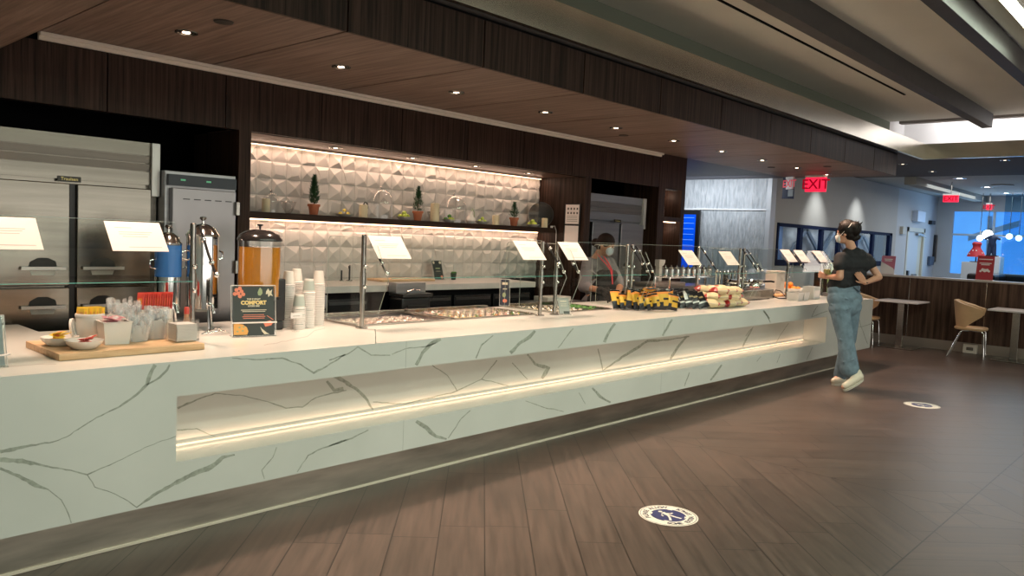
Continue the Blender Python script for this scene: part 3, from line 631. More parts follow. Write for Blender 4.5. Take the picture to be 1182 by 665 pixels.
# food cups in the wells
CLEARP = glass('clear_plastic', (.95, .96, .95), add=.10, rough=.12)
def foodcup(label, cols, lid=True, r=.036, h=.05, seed=0, cat='food cup', group=None):
    t = thing('food_cup', label, cat, (0, 0, 0), 0, group)
    MB().lathe([(r * .72, 0), (r, h)], seg=14, cap1=False).build('cup', CLEARP, t, smooth=True)
    rn = random.Random(seed); mb = MB()
    for k in range(9):
        a = rn.uniform(0, 6.28); q = rn.uniform(0, r * .55); mb.mi = k % len(cols)
        mb.ball((q * math.cos(a), q * math.sin(a), h * rn.uniform(.35, .85)), r * rn.uniform(.28, .42), 7, 5)
    mb.build('food', cols, t)
    if lid: MB().lathe([(r + .002, h), (r * .95, h + .006), (r * .6, h + .012), (.001, h + .014)], seg=14, cap0=False, cap1=False).build('lid', CLEARP, t, smooth=True)
    return t
fc = lambda n, c: mat(n, c, .5)
YEL, GRN, PNK, ORG, WHT, REDF = fc('egg_yellow', (.80, .55, .12)), fc('herb_green', (.06, .20, .03)), fc('ham_pink', (.70, .36, .30)), fc('carrot_orange', (.75, .26, .04)), fc('creamy_white', (.76, .68, .58)), fc('tomato_red', (.55, .07, .04))
protoA = [foodcup('', [PNK, WHT, WHT], True, .040, .035, 1), foodcup('', [WHT, PNK, PNK], True, .040, .035, 2)]
protoB = [foodcup('', c, True, .036, .052, k + 3) for k, c in enumerate(([YEL, WHT, GRN], [PNK, WHT, YEL], [ORG, GRN, WHT], [WHT, PNK, PNK]))]
protoC = [foodcup('', c, True, .042, .045, k + 13) for k, c in enumerate(([WHT, GRN, WHT], [WHT, WHT, YEL]))]
rn = random.Random(5)
def fill(protos, a, b, nx, ny, z, label, group, y0=4.60, y1=5.06, skip=0):
    used = [False] * len(protos)
    for i in range(nx):
        for j in range(ny):
            if rn.random() < skip: continue
            k = rn.randrange(len(protos)); o = protos[k] if not used[k] else copy_tree(protos[k]); used[k] = True
            o.location = (a + (b - a) * (i + .5) / nx, y0 + (y1 - y0) * (j + .5) / ny, z); o.rotation_euler.z = rn.uniform(0, 6)
            lb = label(i, j, nx, ny); o['label'] = lb; o['group'] = group
fill(protoA, 3.40, 4.16, 9, 6, WELLS[0][1], lambda i, j, n, m: 'clear lidded cup of pink and white food in the first steel well', 'food cups in the first well')
fill(protoB, 4.33, 5.16, 11, 6, WELLS[1][1], lambda i, j, n, m: 'clear lidded snack cup crowded in the middle steel well', 'snack cups in the middle well')
fill(protoC, 5.54, 6.06, 6, 5, WELLS[2][1], lambda i, j, n, m: 'clear lidded cup of pale food in the third steel well', 'cups in the third well')
# trays: greens in well 3, orange food at the left of well 1
t = thing('greens_tray', 'shallow tray of leafy greens at the right end of the third well', 'food tray', (6.20, 4.83, WELLS[2][1]))
MB().box(-.12, .12, -.2, .2, 0, .03).build('tray', DARKP, t)
mb = MB(); 
for k in range(150): 
    c = Vector((rn.uniform(-.1, .1), rn.uniform(-.18, .18), .03 + rn.uniform(0, .03))); d = Vector((rn.uniform(-1, 1), rn.uniform(-1, 1), rn.uniform(-.2, 1))).normalized() * .02; e2 = d.orthogonal().normalized() * .008
    mb.poly([c - d, c + e2 + Vector((0, 0, .004)), c + d, c - e2])
tag(mb.build('leaves', GRN, t, recalc=False), kind='stuff')
# ------------------------------------------------------------------ sneeze guards
def clamp(mb, x, y, z, r=.016): mb.lathe([(r, -.012), (r, .012), (r * .5, .018)], (x, y, z), 12)
POSTS = {}
def guard(label, x0, x1, posts, zt=1.555, endL=True, endR=True, gx0=None, gx1=None):
    t = thing('sneeze_guard', label, 'sneeze guard', ((x0 + x1) / 2, 4.44, ZT)); ox = (x0 + x1) / 2
    def L(x, y, z): return (x - ox, y - 4.44, z - ZT)
    for px in posts:
        mb = MB(); mb.lathe([(.042, .0005), (.042, .008), (.02, .010)], L(px, 4.45, ZT), 20); mb.lathe([(.017, .005), (.017, zt - ZT + .0), (.012, zt - ZT + .006)], L(px, 4.45, ZT), 16)
        mb.lathe([(.021, 1.15 - ZT), (.021, 1.30 - ZT)], L(px, 4.45, ZT), 16)
        mb.build('post', STEEL, t, smooth=True)
        mb = MB()
        mb.tube([L(px + .035, 4.44, zt - .01), L(px + .035, 4.33, 1.415), L(px + .035, 4.235, 1.305)], .008, 8)
        mb.mi = 1
        for (yy, zz) in ((4.405, 1.50), (4.30, 1.375), (4.24, 1.31)): mb.ball(L(px + .035, yy - .012, zz - .004), .017, 10, 6)
        mb.ball(L(px + .0, 4.425, 1.34), .015, 10, 6); mb.ball(L(px, 4.425, 1.20), .014, 10, 6)
        mb.build('arm', [DARKP, CHROME], t, smooth=True)
    a, b = gx0 if gx0 is not None else x0, gx1 if gx1 is not None else x1
    T0, T1 = (4.425, zt + .005), (4.185, 1.275); dy, dz = T1[0] - T0[0], T1[1] - T0[1]; ln = math.hypot(dy, dz); n = (0, dz / ln * -.006, dy / ln * .006)
    mb = MB(); mb.slab([L(a, *T0), L(b, *T0), L(b, *T1), L(a, *T1)], n)
    mb.build('angled_glass', GLASS, t)
    mb = MB(); mb.box(a - ox, b - ox, T1[0] - 4.44 - .004, T1[0] - 4.44 + .006, T1[1] - ZT - .0035, T1[1] - ZT - .0005)
    mb.mi = 1; mb.box(a - ox, b - ox, T0[0] - 4.44 - .002, T0[0] - 4.44 + .004, T0[1] - ZT + .0005, T0[1] - ZT + .003)
    mb.build('glass_edge', [GEDGE, mat('pale_glass_edge', (.42, .46, .42), .2)], t)
    for on, xx in ((endL, x0 - .0), (endR, x1 + .0)):
        if not on: continue
        rc = [(4.46, .93), (4.86, .93), (4.88, .95)] + [(4.84 + .04 * math.cos(k * math.pi / 8), 1.50 + .04 * math.sin(k * math.pi / 8)) for k in range(5)] + [(4.46, 1.54)]
        mb = MB(); mb.slab([L(xx, y, z) for y, z in rc], (.005, 0, 0))
        mb.slab([L(xx, y, z) for y, z in ((4.43, 1.49), (4.30, 1.49), (4.17, 1.26), (4.29, .98), (4.43, .95))], (.005, 0, 0))
        mb.build('end_glass', GLASS, t)
        mb = MB()
        for q0, q1 in zip(rc[:-1], rc[1:]): mb.tube([L(xx + .0025, *q0), L(xx + .0025, *q1)], .0022, 4)
        for q0, q1 in (((4.30, 1.49), (4.17, 1.26)), ((4.17, 1.26), (4.29, .98))): mb.tube([L(xx + .0025, *q0), L(xx + .0025, *q1)], .0022, 4)
        mb.build('end_glass_edge', mat('pale_glass_edge', (.42, .46, .42), .2), t)
    return t
guard('leftmost glass sneeze guard, over the wooden board of condiments', .2, 2.02, (.22, 2.08), 1.585, False, False, .1, 1.96)
guard('sneeze guard over the first two steel wells', 3.29, 5.19, (3.29, 5.19), gx0=3.33, gx1=5.15)
guard('short sneeze guard over the third steel well, in front of the worker', 5.39, 6.485, (5.39, 6.485), gx0=5.43, gx1=6.45)
guard('long sneeze guard over the snack bags, with a middle post', 6.57, 8.88, (6.57, 7.88, 8.88), gx0=6.60, gx1=8.85)
guard('farthest sneeze guard, over the bowls of fruit', 8.985, 11.43, (8.985, 10.28, 11.43), gx0=9.02, gx1=11.4)
MCARD = mat('menu_card_paper', (.86, .78, .74), .5); GREYT = mat('pale_print', (.50, .42, .40), .6)
def card(label, x, zt=1.55, w=.29, y=4.412):
    d = Vector((0, -.24, -.28)).normalized(); n = Vector((0, -.28, .24)).normalized()
    h = .20; t = thing('menu_card', label, 'menu card', (x, y, zt), 0, 'menu cards on the sneeze guards')
    P = [Vector((-w / 2, 0, 0)), Vector((w / 2, 0, 0)), Vector((w / 2, 0, 0)) + d * h, Vector((-w / 2, 0, 0)) + d * h]
    off = n * .0065
    MB().slab([p + off for p in P], n * .002).build('card', MCARD, t)
    mb = MB(); rn2 = random.Random(int(x * 10))
    for k, (a, b, f) in enumerate(((.15, .45, .2), (.2, .8, .35), (.2, .75, .42), (.25, .7, .5), (.3, .9, .86))):
        q = [Vector((-w / 2 + w * a, 0, 0)) + d * h * f, Vector((-w / 2 + w * b, 0, 0)) + d * h * f, Vector((-w / 2 + w * b, 0, 0)) + d * h * (f + .018), Vector((-w / 2 + w * a, 0, 0)) + d * h * (f + .018)]
        mb.slab([p + n * .0087 for p in q], n * .0003)
    mb.build('print', GREYT, t)
for x, z, lb in ((1.11, 1.578, 'white menu card on the leftmost guard, cut by the left picture edge'), (1.72, 1.578, 'white menu card on the leftmost guard beside its right post'), (3.43, 1.55, 'white menu card on the guard above the first well'), (4.90, 1.55, 'white menu card on the guard above the middle well, right end'), (5.48, 1.552, 'white menu card on the short guard in front of the worker'), (7.51, 1.51, 'white menu card above the black and red snack bags'), (8.39, 1.51, 'white menu card left of the griddle posts'), (10.03, 1.555, 'white menu card on the farthest guard, left of its middle post'), (10.45, 1.555, 'white menu card on the farthest guard, right of its middle post'), (11.08, 1.555, 'white menu card on the farthest guard, next to the customer')):
    card(lb, x, z)
# ================================================================== KITCHEN EQUIPMENT
def reach_in(label, x0, x1, yf, ztop, zdoor, zmid, badge=None, dark=False, half=True):
    xc = (x0 + x1) / 2; t = thing('reach_in_refrigerator', label, 'refrigerator', (xc, yf, 0)); w = (x1 - x0) / 2; st = STEELD if dark else mat('refrigerator_steel', (.27, .25, .215), .22, 1, var=.12, vscale=3, stretch=(.4, .4, 9))
    MB().box(-w, w, .02, .75, .08, ztop).build('cabinet', st, t, bevel=.004)
    mb = MB()
    for sx in (-1, 1):
        for yy in (.08, .68): mb.lathe([(.025, .001), (.025, .08)], (sx * (w - .06), yy, 0), 10)
    mb.build('feet', DARKP, t)
    h = ztop - zdoor - .03; mb = MB()
    mb.box(-w, w - .06, -.01, .019, ztop - h * .30, ztop)
    for k in range(2):
        z1 = ztop - h * (.32 + .19 * k); mb.slab([(-w, -.012, z1), (-w, .019, z1 - .004), (-w, .019, z1 - h * .17), (-w, -.004, z1 - h * .17)], (2 * w - .06, 0, 0))
    mb.box(-w, w - .06, -.008, .019, zdoor + .03, ztop - h * .70)
    mb.build('grille', st, t)
    MB().box(w - .058, w, -.035, .019, zdoor - .05, ztop).build('corner_post', mat('bright_post', (.55, .54, .52), .35, .6), t, bevel=.003)
    for sx in (-1, 1):
        a, b = (-w + .01, -.022) if sx < 0 else (.022, w - .065)
        for z0, z1 in (((zmid + .012, zdoor), (.14, zmid - .002)) if half else ((.14, zdoor),)):
            d = MB().box(a, b, -.05, .015, z0, z1).build('door', st, t, bevel=.006)
            hx = (b - .16) if sx < 0 else (a + .16); hz = z0 + .12 if z0 > zmid else z1 - .12
            if not half: hz = 1.25
            mb = MB(); s2 = -sx
            # recessed dark pocket with arched top, and a flat lever handle
            mb.mi = 1
            pr = [(hx - .085, hz - .005), (hx + .085, hz - .005), (hx + .075, hz + .04), (hx + .03, hz + .062), (hx - .03, hz + .062), (hx - .075, hz + .035)]
            mb.slab([(p[0], -.0515, p[1]) for p in pr], (0, -.001, 0))
            mb.mi = 0
            mb.box(min(hx + s2 * .13, hx - s2 * .13), max(hx + s2 * .13, hx - s2 * .13), -.085, -.07, hz - .014, hz + .006); mb.box(hx - .02 - s2 * .10, hx + .02 - s2 * .10, -.07, -.05, hz - .014, hz + .006)
            mb.mi = 2; mb.slab([(p[0], -.0515, p[1]) for p in ((hx - .075, hz - .02), (hx - .065, hz - .05), (hx + .065, hz - .05), (hx + .075, hz - .02))], (0, -.001, 0))
            mb.build('handle', [mat('bright_post', (.55, .54, .52), .35, .6), mat('handle_pocket', (.012, .012, .012), .5), mat('handle_plate', (.42, .42, .38), .4, .6)], d)
            mb = MB(); mb.lathe([(.012, 0), (.012, .006)], (0, 0, 0), 12); bpy.data  # lock
            mb.b.free()
    MB().box(-.02, .02, -.02, .018, .14, zdoor).build('center_mullion', DARKP, t)
    if badge:
        bd = MB().box(-.085, .055, -.016, -.0085, zdoor + .012, zdoor + .048).build('badge', mat('badge_black', (.02, .015, .005), .3), t)
        text(badge, .030, mat('badge_gold', (.75, .60, .22), .3, .5), (-.015, -.0165, zdoor + .030), (1, 0, 0), (0, 0, 1), bd, 'lettering', .0004)
    return t
reach_in('large two-column steel refrigerator with four doors at the left', 1.27, 2.41, 5.72, 2.14, 1.815, 1.13, 'Traulsen')
reach_in('dark steel two-door refrigerator behind the worker', 7.50, 8.66, 5.72, 2.14, 1.80, 1.13, 'Traulsen', dark=True)
# heated holding cabinet
t = thing('holding_cabinet', 'narrow steel holding cabinet with dark control panel beside the large refrigerator', 'holding cabinet', (2.685, 5.60, 0))
MB().box(-.27, .265, .02, .70, .10, 1.955).build('cabinet', STEELD, t, bevel=.004)
MB().box(-.255, .255, -.012, .019, 1.85, 1.93).build('control_panel', mat('panel_dark_blue', (.01, .018, .03), .3), t)
mb = MB(); 
for x in (-.17, .02): mb.box(x, x + .035, -.014, -.0125, 1.888, 1.90)
mb.build('display', mat('green_display', (.1, .4, .2), .4, emit=(.2, .8, .45), es=.2), t)
d = MB().box(-.235, .245, -.03, .018, .16, 1.835).build('door', mat('cabinet_door_steel', (.29, .275, .28), .3, 1, var=.12, vscale=2, stretch=(1, 1, .5)), t, bevel=.005)
MB().box(.235, .262, -.06, -.031, 1.66, 1.76).box(.235, .262, -.06, -.031, 1.22, 1.32).build('hinge', STEEL, d, bevel=.003)
mb = MB(); 
for k in range(5): mb.box(-.16 + k * .08, -.11 + k * .08, -.0315, -.0305, 1.755, 1.762)
mb.build('vent_slots', DARKP, d)
mb = MB()
for sx in (-.22, .22):
    for yy in (.08, .62): mb.lathe([(.03, .001), (.03, .10)], (sx, yy, 0), 10)
mb.build('feet', DARKP, t)
# back counter
GREYQ = mat('grey_quartz_edge', (.42, .40, .38), .4, var=.06)
t = thing('back_counter', 'pale back counter under the tiled wall', 'counter', (4.78, 5.95, 0))
MB().box(-1.71, 1.72, -.30, .36, 1.04, 1.098).build('worktop', mat('back_worktop', (.60, .57, .54), .3, var=.05), t, bevel=.003)
MB().box(-1.71, 1.70, -.24, .36, .01, .10).build('plinth', DARKP, t)
mb = MB(); mb.box(-1.71, 1.70, -.22, .36, .10, 1.038); mb.build('carcass', BLACK, t)
xs = [-.78 + .0, .02 - .13, .62, 1.10, 1.69]
for k, (a, b) in enumerate(((.02, .52), (.54, 1.08), (1.10, 1.69), (-.95, -.50))):
    d = MB().box(a + .01, b - .01, -.255, -.221, .14, .98).build('door', mat('black_cooler_door', (.016, .016, .018), .25), t, bevel=.004)
    MB().box(a + .03, b - .03, -.265, -.2555, .93, .955).build('handle', mat('dim_handle', (.10, .10, .10), .3, .8), d)
d = MB().box(-1.69, -.96, -.29, -.221, .14, 1.02).build('tray_rack', STEELD, t)
mb = MB()
for k in range(9): mb.box(-1.68, -.98, -.30, -.2905, .50 + k * .05, .515 + k * .05)
mb.build('trays', STEEL, t)
t = thing('towel_dispenser_machine', 'black boxy machine with a steel top projecting below the back counter', 'kitchen machine', (4.62, 5.44, 0))
MB().box(-.165, .175, .0, .19, .62, 1.0).build('body', DARKP, t, bevel=.02)
MB().box(-.17, .18, -.02, .19, 1.002, 1.035).build('lid', mat('dark_lid', (.05, .05, .05), .25, .5), t, bevel=.004); MB().box(-.17, .175, .08, .19, 1.036, 1.125).build('backsplash', STEELD, t)
MB().box(-.11, .12, -.012, -.001, .78, .93).build('front_panel', mat('black_gloss', (.02, .02, .02), .15), t, bevel=.004); MB().tube([(-.13, -.0, 1.02), (-.13, -.03, 1.06), (-.05, -.03, 1.075), (.05, .02, 1.06)], .006).build('lever', CHROME, t)
MB().box(-.14, .15, .02, .17, 0, .62).build('stand', BLACK, t)
t = thing('tap', 'small dark curved tap at the back counter sink', 'tap', (4.40, 6.22, 1.099))
MB().tube([(-.05, 0, 0), (-.05, 0, .10)], .008).tube([(.04, 0, 0.0), (.04, 0, .11), (.02, -.03, .145), (-.01, -.06, .14), (-.015, -.07, .12)], .008).build('spout', DARKP, t, smooth=True)
MB().lathe([(.03, 0), (.028, .008)], (.04, 0, 0), 12).lathe([(.02, 0), (.018, .008)], (-.05, 0, 0), 12).build('base', STEEL, t)
BOARD = wood('board_wood', (.56, .36, .20), (.74, .52, .32), (3, 30, 30))
tag(MB().box(4.66, 5.32, 5.98, 6.24, 1.099, 1.122).build('cutting_board', BOARD, bevel=.005), 'thin wooden cutting board on the back counter', 'cutting board')
def table_sign(label, x, y, z, w, h, rz, face, thick=.004, lean=.06, name='table_sign', blocks=None, acr=True):
    t = thing(name, label, 'sign', (x, y, z), rz)
    if acr:
        MB().slab([(-w / 2 - .008, 0, .004), (w / 2 + .008, 0, .004), (w / 2 + .008, lean, h + .012), (-w / 2 - .008, lean, h + .012)], (0, thick, 0)).build('acrylic_holder', CLEARP, t)
        MB().box(-w / 2 - .008, w / 2 + .008, -.035, .07, 0, .005).build('acrylic_foot', CLEARP, t, bevel=.001)
        mb = MB(); q = [(-w / 2 - .010, 0, .003), (w / 2 + .010, 0, .003), (w / 2 + .010, lean, h + .014), (-w / 2 - .010, lean, h + .014), (-w / 2 - .010, 0, .003)]
        for a_, b_ in zip(q[:-1], q[1:]): mb.tube([a_, b_], .0022, 4)
        mb.build('acrylic_edge', mat('pale_acrylic_edge', (.62, .62, .60), .2), t)
    def pt(u, v, o=0): return (u * w / 2, lean * v - .0012 - o, .008 + h * v)
    MB().slab([pt(-1, 0), pt(1, 0), pt(1, 1), pt(-1, 1)], (0, -.0008, 0)).build('print', face, t)
    for m, u0, u1, v0, v1, r in (blocks or []):
        mb = MB()
        if r: 
            n = 12; mb.slab([pt((u0 + u1) / 2 + (u1 - u0) / 2 * math.cos(k * 2 * math.pi / n), (v0 + v1) / 2 + (v1 - v0) / 2 * math.sin(k * 2 * math.pi / n), .001) for k in range(n)], (0, -.0005, 0))
        else: mb.slab([pt(u0, v0, .001), pt(u1, v0, .001), pt(u1, v1, .001), pt(u0, v1, .001)], (0, -.0005, 0))
        mb.build('motif', m, t)
    return t, pt
DG = mat('dark_green_print', (.035, .045, .042), .4); MG = mat('gold_letter', (.80, .62, .25), .4); CO = mat('coral_motif', (.80, .25, .15), .5); CR_ = mat('cream_motif', (.72, .66, .50), .5); SG = mat('sage_motif', (.33, .40, .22), .5); OG = mat('orange_soup_motif', (.78, .40, .10), .5)
t, pt = table_sign('small dark sign with floral corners on the back counter', 5.52, 6.14, 1.099, .125, .19, 0, DG, blocks=[(CR_, -.9, -.5, .82, .98, 1), (CR_, .45, .95, .82, .98, 1), (CO, .35, .9, .02, .2, 1), (SG, -.5, .5, .55, .62, 0), (CR_, -.5, .5, .42, .44, 0)])
t = thing('green_cup', 'tiny dark green potted cup beside the back counter sign', 'cup', (5.72, 6.14, 1.099)); MB().lathe([(.025, 0), (.034, .07), (.028, .07), (.02, .02)], seg=14).build('cup', mat('dark_green_cup', (.015, .04, .02), .4), t, smooth=True)
mb = MB(); 
for k in range(8): mb.ball((.018 * math.cos(k), .018 * math.sin(k * 1.7), .075), .012, 6, 4)
mb.build('sprig', GRN, t)
# dark bin / cart right of back counter, worktop behind worker
t = thing('utility_cart', 'dark utility cart with pale top edge behind the third well', 'cart', (6.62, 5.40, 0))
MB().box(-.36, .36, 0.0, .22, .10, .86).build('cart_body', mat('dark_cart', (.022, .022, .024), .4), t, bevel=.02); MB().box(-.40, .40, -.03, .235, .861, .90).build('cart_rim', mat('grey_rim', (.09, .09, .095), .35), t, bevel=.01)
mb = MB()
for sx in (-.3, .3):
    for yy in (.05, .17): mb.ball((sx, yy, .051), .05, 10, 6, (.5, 1, 1))
mb.build('wheels', DARKP, t); MB().box(-.2, .2, .0, .2, .9005, .95).build('tray', mat('pale_tray', (.55, .53, .5), .4), t, bevel=.004)
t = thing('equipment_counter', 'dark equipment counter in front of the column', 'counter', (8.75, 5.30, 0))
MB().box(-.95, 1.0, -.05, .26, .01, .99).build('base', DARKP, t, bevel=.004); MB().box(-.98, 1.05, -.10, .28, .991, 1.04).build('worktop', mat('dim_worktop', (.10, .095, .09), .3), t, bevel=.003)
t = thing('pedestal_scale', 'white pedestal display on a flat dark base in front of the column', 'scale', (8.52, 5.30, 1.041))
MB().box(-.42, .34, -.14, .14, 0, .055).build('base', mat('scale_base', (.14, .13, .12), .35), t, bevel=.015)
MB().box(-.035, .035, .03, .09, .055, .25).slab([(-.04, .03, .25), (.06, .03, .25), (.10, .03, .30), (.10, .03, .33), (-.04, .03, .33)], (0, .07, 0)).build('display_post', mat('grey_white_plastic', (.55, .53, .50), .4), t, bevel=.006)
t = thing('paper_cup_dispenser', 'white dispenser box in the upper column cubby', 'dispenser', (9.06, 5.74, 1.931)); MB().box(-.045, .045, -.05, .06, 0, .155).build('box', WHITE, t, bevel=.012); MB().box(-.022, .022, -.055, -.0505, .05, .11).build('slot', mat('dim_slot', (.12, .11, .1), .5), t)
t = thing('coffee_tap', 'small chrome tap ornament in the lower column cubby', 'tap', (9.02, 5.74, 1.161)); MB().lathe([(.04, 0), (.035, .03), (.012, .05), (.012, .52), (.03, .55), (.012, .58)], seg=14).build('stem', CHROME, t, smooth=True); MB().tube([(0, 0, .54), (.05, -.03, .56)], .012).ball((-.03, 0, .53), .02).build('lever', CHROME, t, smooth=True)
# paper notices on the right return wall
for z0, z1, lb, rows in ((1.76, 1.985, 'upper paper notice with rows of small symbols on the wood return wall', 1), (1.50, 1.74, 'lower blank-looking paper notice on the wood return wall', 0)):
    t = thing('paper_notice', lb, 'paper notice', (7.248, 5.77, z0))
    MB().box(-.012, 0, -.115, .115, -.012, z1 - z0 + .012).build('clip_frame', DARKP, t)
    MB().box(-.0155, -.0122, -.10, .10, 0, z1 - z0).build('sheet', PAPER, t)
    if rows:
        mb = MB()
        for i in range(4):
            for j in range(2): mb.box(-.0165, -.0156, .06 - i * .045 - .01, .06 - i * .045 + .012, .165 - j * .05, .19 - j * .05)
        for j in range(4): mb.box(-.0165, -.0156, -.08, .08, .03 + j * .02, .034 + j * .02)
        mb.build('print', mat('dark_print', (.12, .11, .1), .6), t)
t = thing('white_cable', 'thin white cable hanging from the right end of the shelf', 'cable', (7.20, 6.02, 1.70))
MB().tube([(-.03, 0, .02), (0, -.02, .03), (.02, -.03, -.03), (.025, -.03, -.2), (.02, -.03, -.3)], .004, 6).build('cable', WHITE, t); MB().box(-.045, -.02, -.01, .01, .004, .03).build('plug', WHITE, t)
# ------------------------------------------------------------------ shelf display (shelf top z=1.7055)
ZS = 1.7055; LEAF = mat('fir_green', (.025, .085, .03), .6, var=.4, vscale=30); TERRA = mat('terracotta', (.42, .13, .06), .7, var=.12)
def tree(label, x, y, hp, hf, rad, dense, seed):
    t = thing('potted_tree', label, 'potted plant', (x, y, ZS)); rn = random.Random(seed)
    r = .050; MB().lathe([(r * .72, 0), (r * .95, hp * .78), (r * 1.12, hp * .78), (r * 1.12, hp), (r * .95, hp), (r * .9, hp * .8)], seg=20, cap1=False).build('pot', TERRA, t, smooth=True)
    MB().lathe([(r * .9, hp * .85), (.001, hp * .9)], seg=14, cap1=False).build('soil', mat('soil', (.03, .02, .012), .9), t)
    MB().tube([(0, 0, hp * .8), (0, 0, hp + hf * .8)], .004, 6).build('trunk', mat('twig', (.10, .06, .03), .8), t)
    mb = MB()
    for k in range(dense):
        u = rn.random() ** .8; a = rn.uniform(0, 6.283); rr = rad * (1 - u) ** .75 * rn.uniform(.3, 1.05) * (1 if u > .12 else .7); c = Vector((rr * math.cos(a), rr * math.sin(a), hp + .01 + hf * u * .96))
        d = Vector((math.cos(a), math.sin(a), rn.uniform(.4, 1.6))).normalized() * rn.uniform(.014, .028); e = d.cross(Vector((0, 0, 1))).normalized() * .004
        mb.poly([c - d * .4 - e, c - d * .4 + e, c + d]); mb.poly([c - d * .4 + Vector((0, 0, -.004)), c + Vector((0, 0, .004)), c + d])
    tag(mb.build('foliage', LEAF, t, recalc=False), kind='stuff')
tree('leftmost potted conifer on the shelf, dense and tallest', 3.95, 6.10, .095, .255, .055, 900, 1)
tree('middle potted conifer on the shelf, open branches', 5.16, 6.10, .095, .245, .058, 420, 2)
tree('rightmost potted plant on the shelf, short spiky shoots', 6.59, 6.10, .095, .17, .055, 330, 3)
CANDLE = mat('cream_candle_wax', (.66, .57, .38), .5)
for x, h, r, lb, y in ((3.48, .115, .034, 'leftmost squat pillar candle on the shelf', 6.10), (4.455, .12, .040, 'pillar candle left of the large glass cloche', 6.05), (5.345, .185, .046, 'tallest pillar candle, right of the middle conifer', 6.05), (6.24, .105, .040, 'yellow pillar candle left of the rightmost plant', 6.05), (7.06, .11, .036, 'small pillar candle in front of the round glass disc', 6.04)):
    t = thing('pillar_candle', lb, 'candle', (x, y, ZS), 0, 'candles on the shelf'); MB().lathe([(r, 0), (r, h - .006), (r * .85, h), (r * .5, h - .008), (.001, h - .009)], seg=20, cap1=False).build('wax', CANDLE, t, smooth=True)
    MB().tube([(0, 0, h - .012), (.002, 0, h + .008)], .0018, 5).build('wick', DARKP, t)
PORC = mat('white_porcelain', (.74, .71, .67), .25); APPLE = mat('green_apple', (.38, .48, .06), .4, var=.2); LEMON = mat('lemon_yellow', (.75, .58, .10), .45)
def fruitbowl(label, x, y, cols, n, fr=.025, r=.080, h=.03, flat=False):
    t = thing('fruit_bowl', label, 'bowl', (x, y, ZS)); MB().lathe([(r * .45, 0), (r * .55, .004), (r, h), (r * .96, h), (r * .5, .009), (.001, .008)], seg=28, cap1=False).build('bowl', PORC, t, smooth=True)
    rn = random.Random(int(x * 50))
    for k in range(n):
        a = k * 6.283 / max(n - 1, 1); q = 0 if k == n - 1 else r * .5
        z = ZS + .011 + fr + (.030 if k == n - 1 and n > 2 else 0)
        o = thing('apple' if cols[k % len(cols)] is APPLE else 'lemon', '', 'fruit', (x + q * math.cos(a), y + q * math.sin(a), z))
        tag(o, ('green apple ' if cols[k % len(cols)] is APPLE else 'yellow lemon ') + 'in the ' + label, 'fruit', 'fruit in the ' + label)
        MB().ball((0, 0, 0), fr, 12, 8, (1, 1, .92) if cols[k % len(cols)] is APPLE else (1.2, .9, .9)).build('flesh', cols[k % len(cols)], o, smooth=True)
        MB().tube([(0, 0, fr * .85), (.003, 0, fr * 1.2)], .0018, 5).build('stem', mat('twig', (.10, .06, .03), .8), o)
fruitbowl('white bowl right of the leftmost conifer', 4.27, 6.09, [LEMON], 3, .016, .085, .022)
fruitbowl('white bowl left of the middle conifer', 4.98, 6.09, [APPLE], 4)
fruitbowl('white bowl right of the tallest candle', 5.58, 6.085, [APPLE, GRN], 4, .022)
fruitbowl('white bowl left of the yellow candle', 6.07, 6.09, [APPLE], 3, .020)
fruitbowl('white bowl beside the round glass disc', 6.90, 6.085, [APPLE], 4, .024)
def cloche(label, x, y, r, h):
    t = thing('glass_cloche', label, 'glass cloche', (x, y, ZS)); pr = [(r, 0), (r, h * .45)] + [(r * math.cos(k * math.pi / 12), h * .45 + (h * .55 - .02) * math.sin(k * math.pi / 12)) for k in range(1, 6)] + [(.008, h - .02)]
    MB().lathe(pr, seg=28, cap0=False).build('dome', glass('cloche_glass', (.97, .97, .97), add=.07), t, smooth=True); MB().ball((0, 0, h - .012), .014).build('knob', glass('knob_glass', (.8, .8, .8), add=.3), t, smooth=True)
def glassbowl(label, x, y, r, h):
    t = thing('glass_bowl', label, 'glass bowl', (x, y, ZS)); MB().lathe([(r * .3, 0), (r * .62, h * .3), (r * .9, h * .75), (r, h)], seg=28, cap1=False).build('bowl', glass('bowl_glass', (.80, .80, .80), add=.10), t, smooth=True); MB().lathe([(r - .001, h - .003), (r + .003, h), (r - .001, h + .003)], seg=28, cap0=False, cap1=False).build('rim', glass('knob_glass', (.8, .8, .8), add=.3), t, smooth=True)
cloche('small domed glass cloche left of the leftmost conifer', 3.60, 6.23, .072, .20)
cloche('large glass cloche between the candle and the middle conifer', 4.75, 6.18, .135, .31)
cloche('large round glass cloche left of the white vase', 5.70, 6.16, .145, .31)
glassbowl('wide glass bowl beside the leftmost candle', 3.68, 6.08, .068, .10)
#glassbowl('faceted glass bowl in front of the large cloche', 4.78, 6.02, .13, .09)
glassbowl('glass bowl in front of the round cloche', 5.47, 6.21, .07, .10)
t = thing('vase', 'small white teardrop vase with a green sprig', 'vase', (5.885, 6.08, ZS)); MB().lathe([(.03, 0), (.052, .03), (.048, .055), (.016, .10), (.012, .13)], seg=20).build('body', PORC, t, smooth=True)
MB().tube([(0, 0, .12), (.02, 0, .16), (.045, 0, .13), (.055, 0, .07)], .005, 6).build('sprig', SG, t)
t = thing('curved_stem_vase', 'dark curved stem ornament beside the second candle', 'ornament', (4.56, 6.17, ZS)); MB().tube([(-.02, 0, .0), (-.02, 0, .12), (0, 0, .15), (.025, 0, .14), (.035, 0, .09)], .006, 7).build('stem', mat('dark_green_stem', (.05, .06, .04), .5), t, smooth=True); MB().lathe([(.035, 0), (.045, .03), (.02, .06)], (-.01, 0, 0), 16).build('base', glass('bowl_glass'), t, smooth=True)
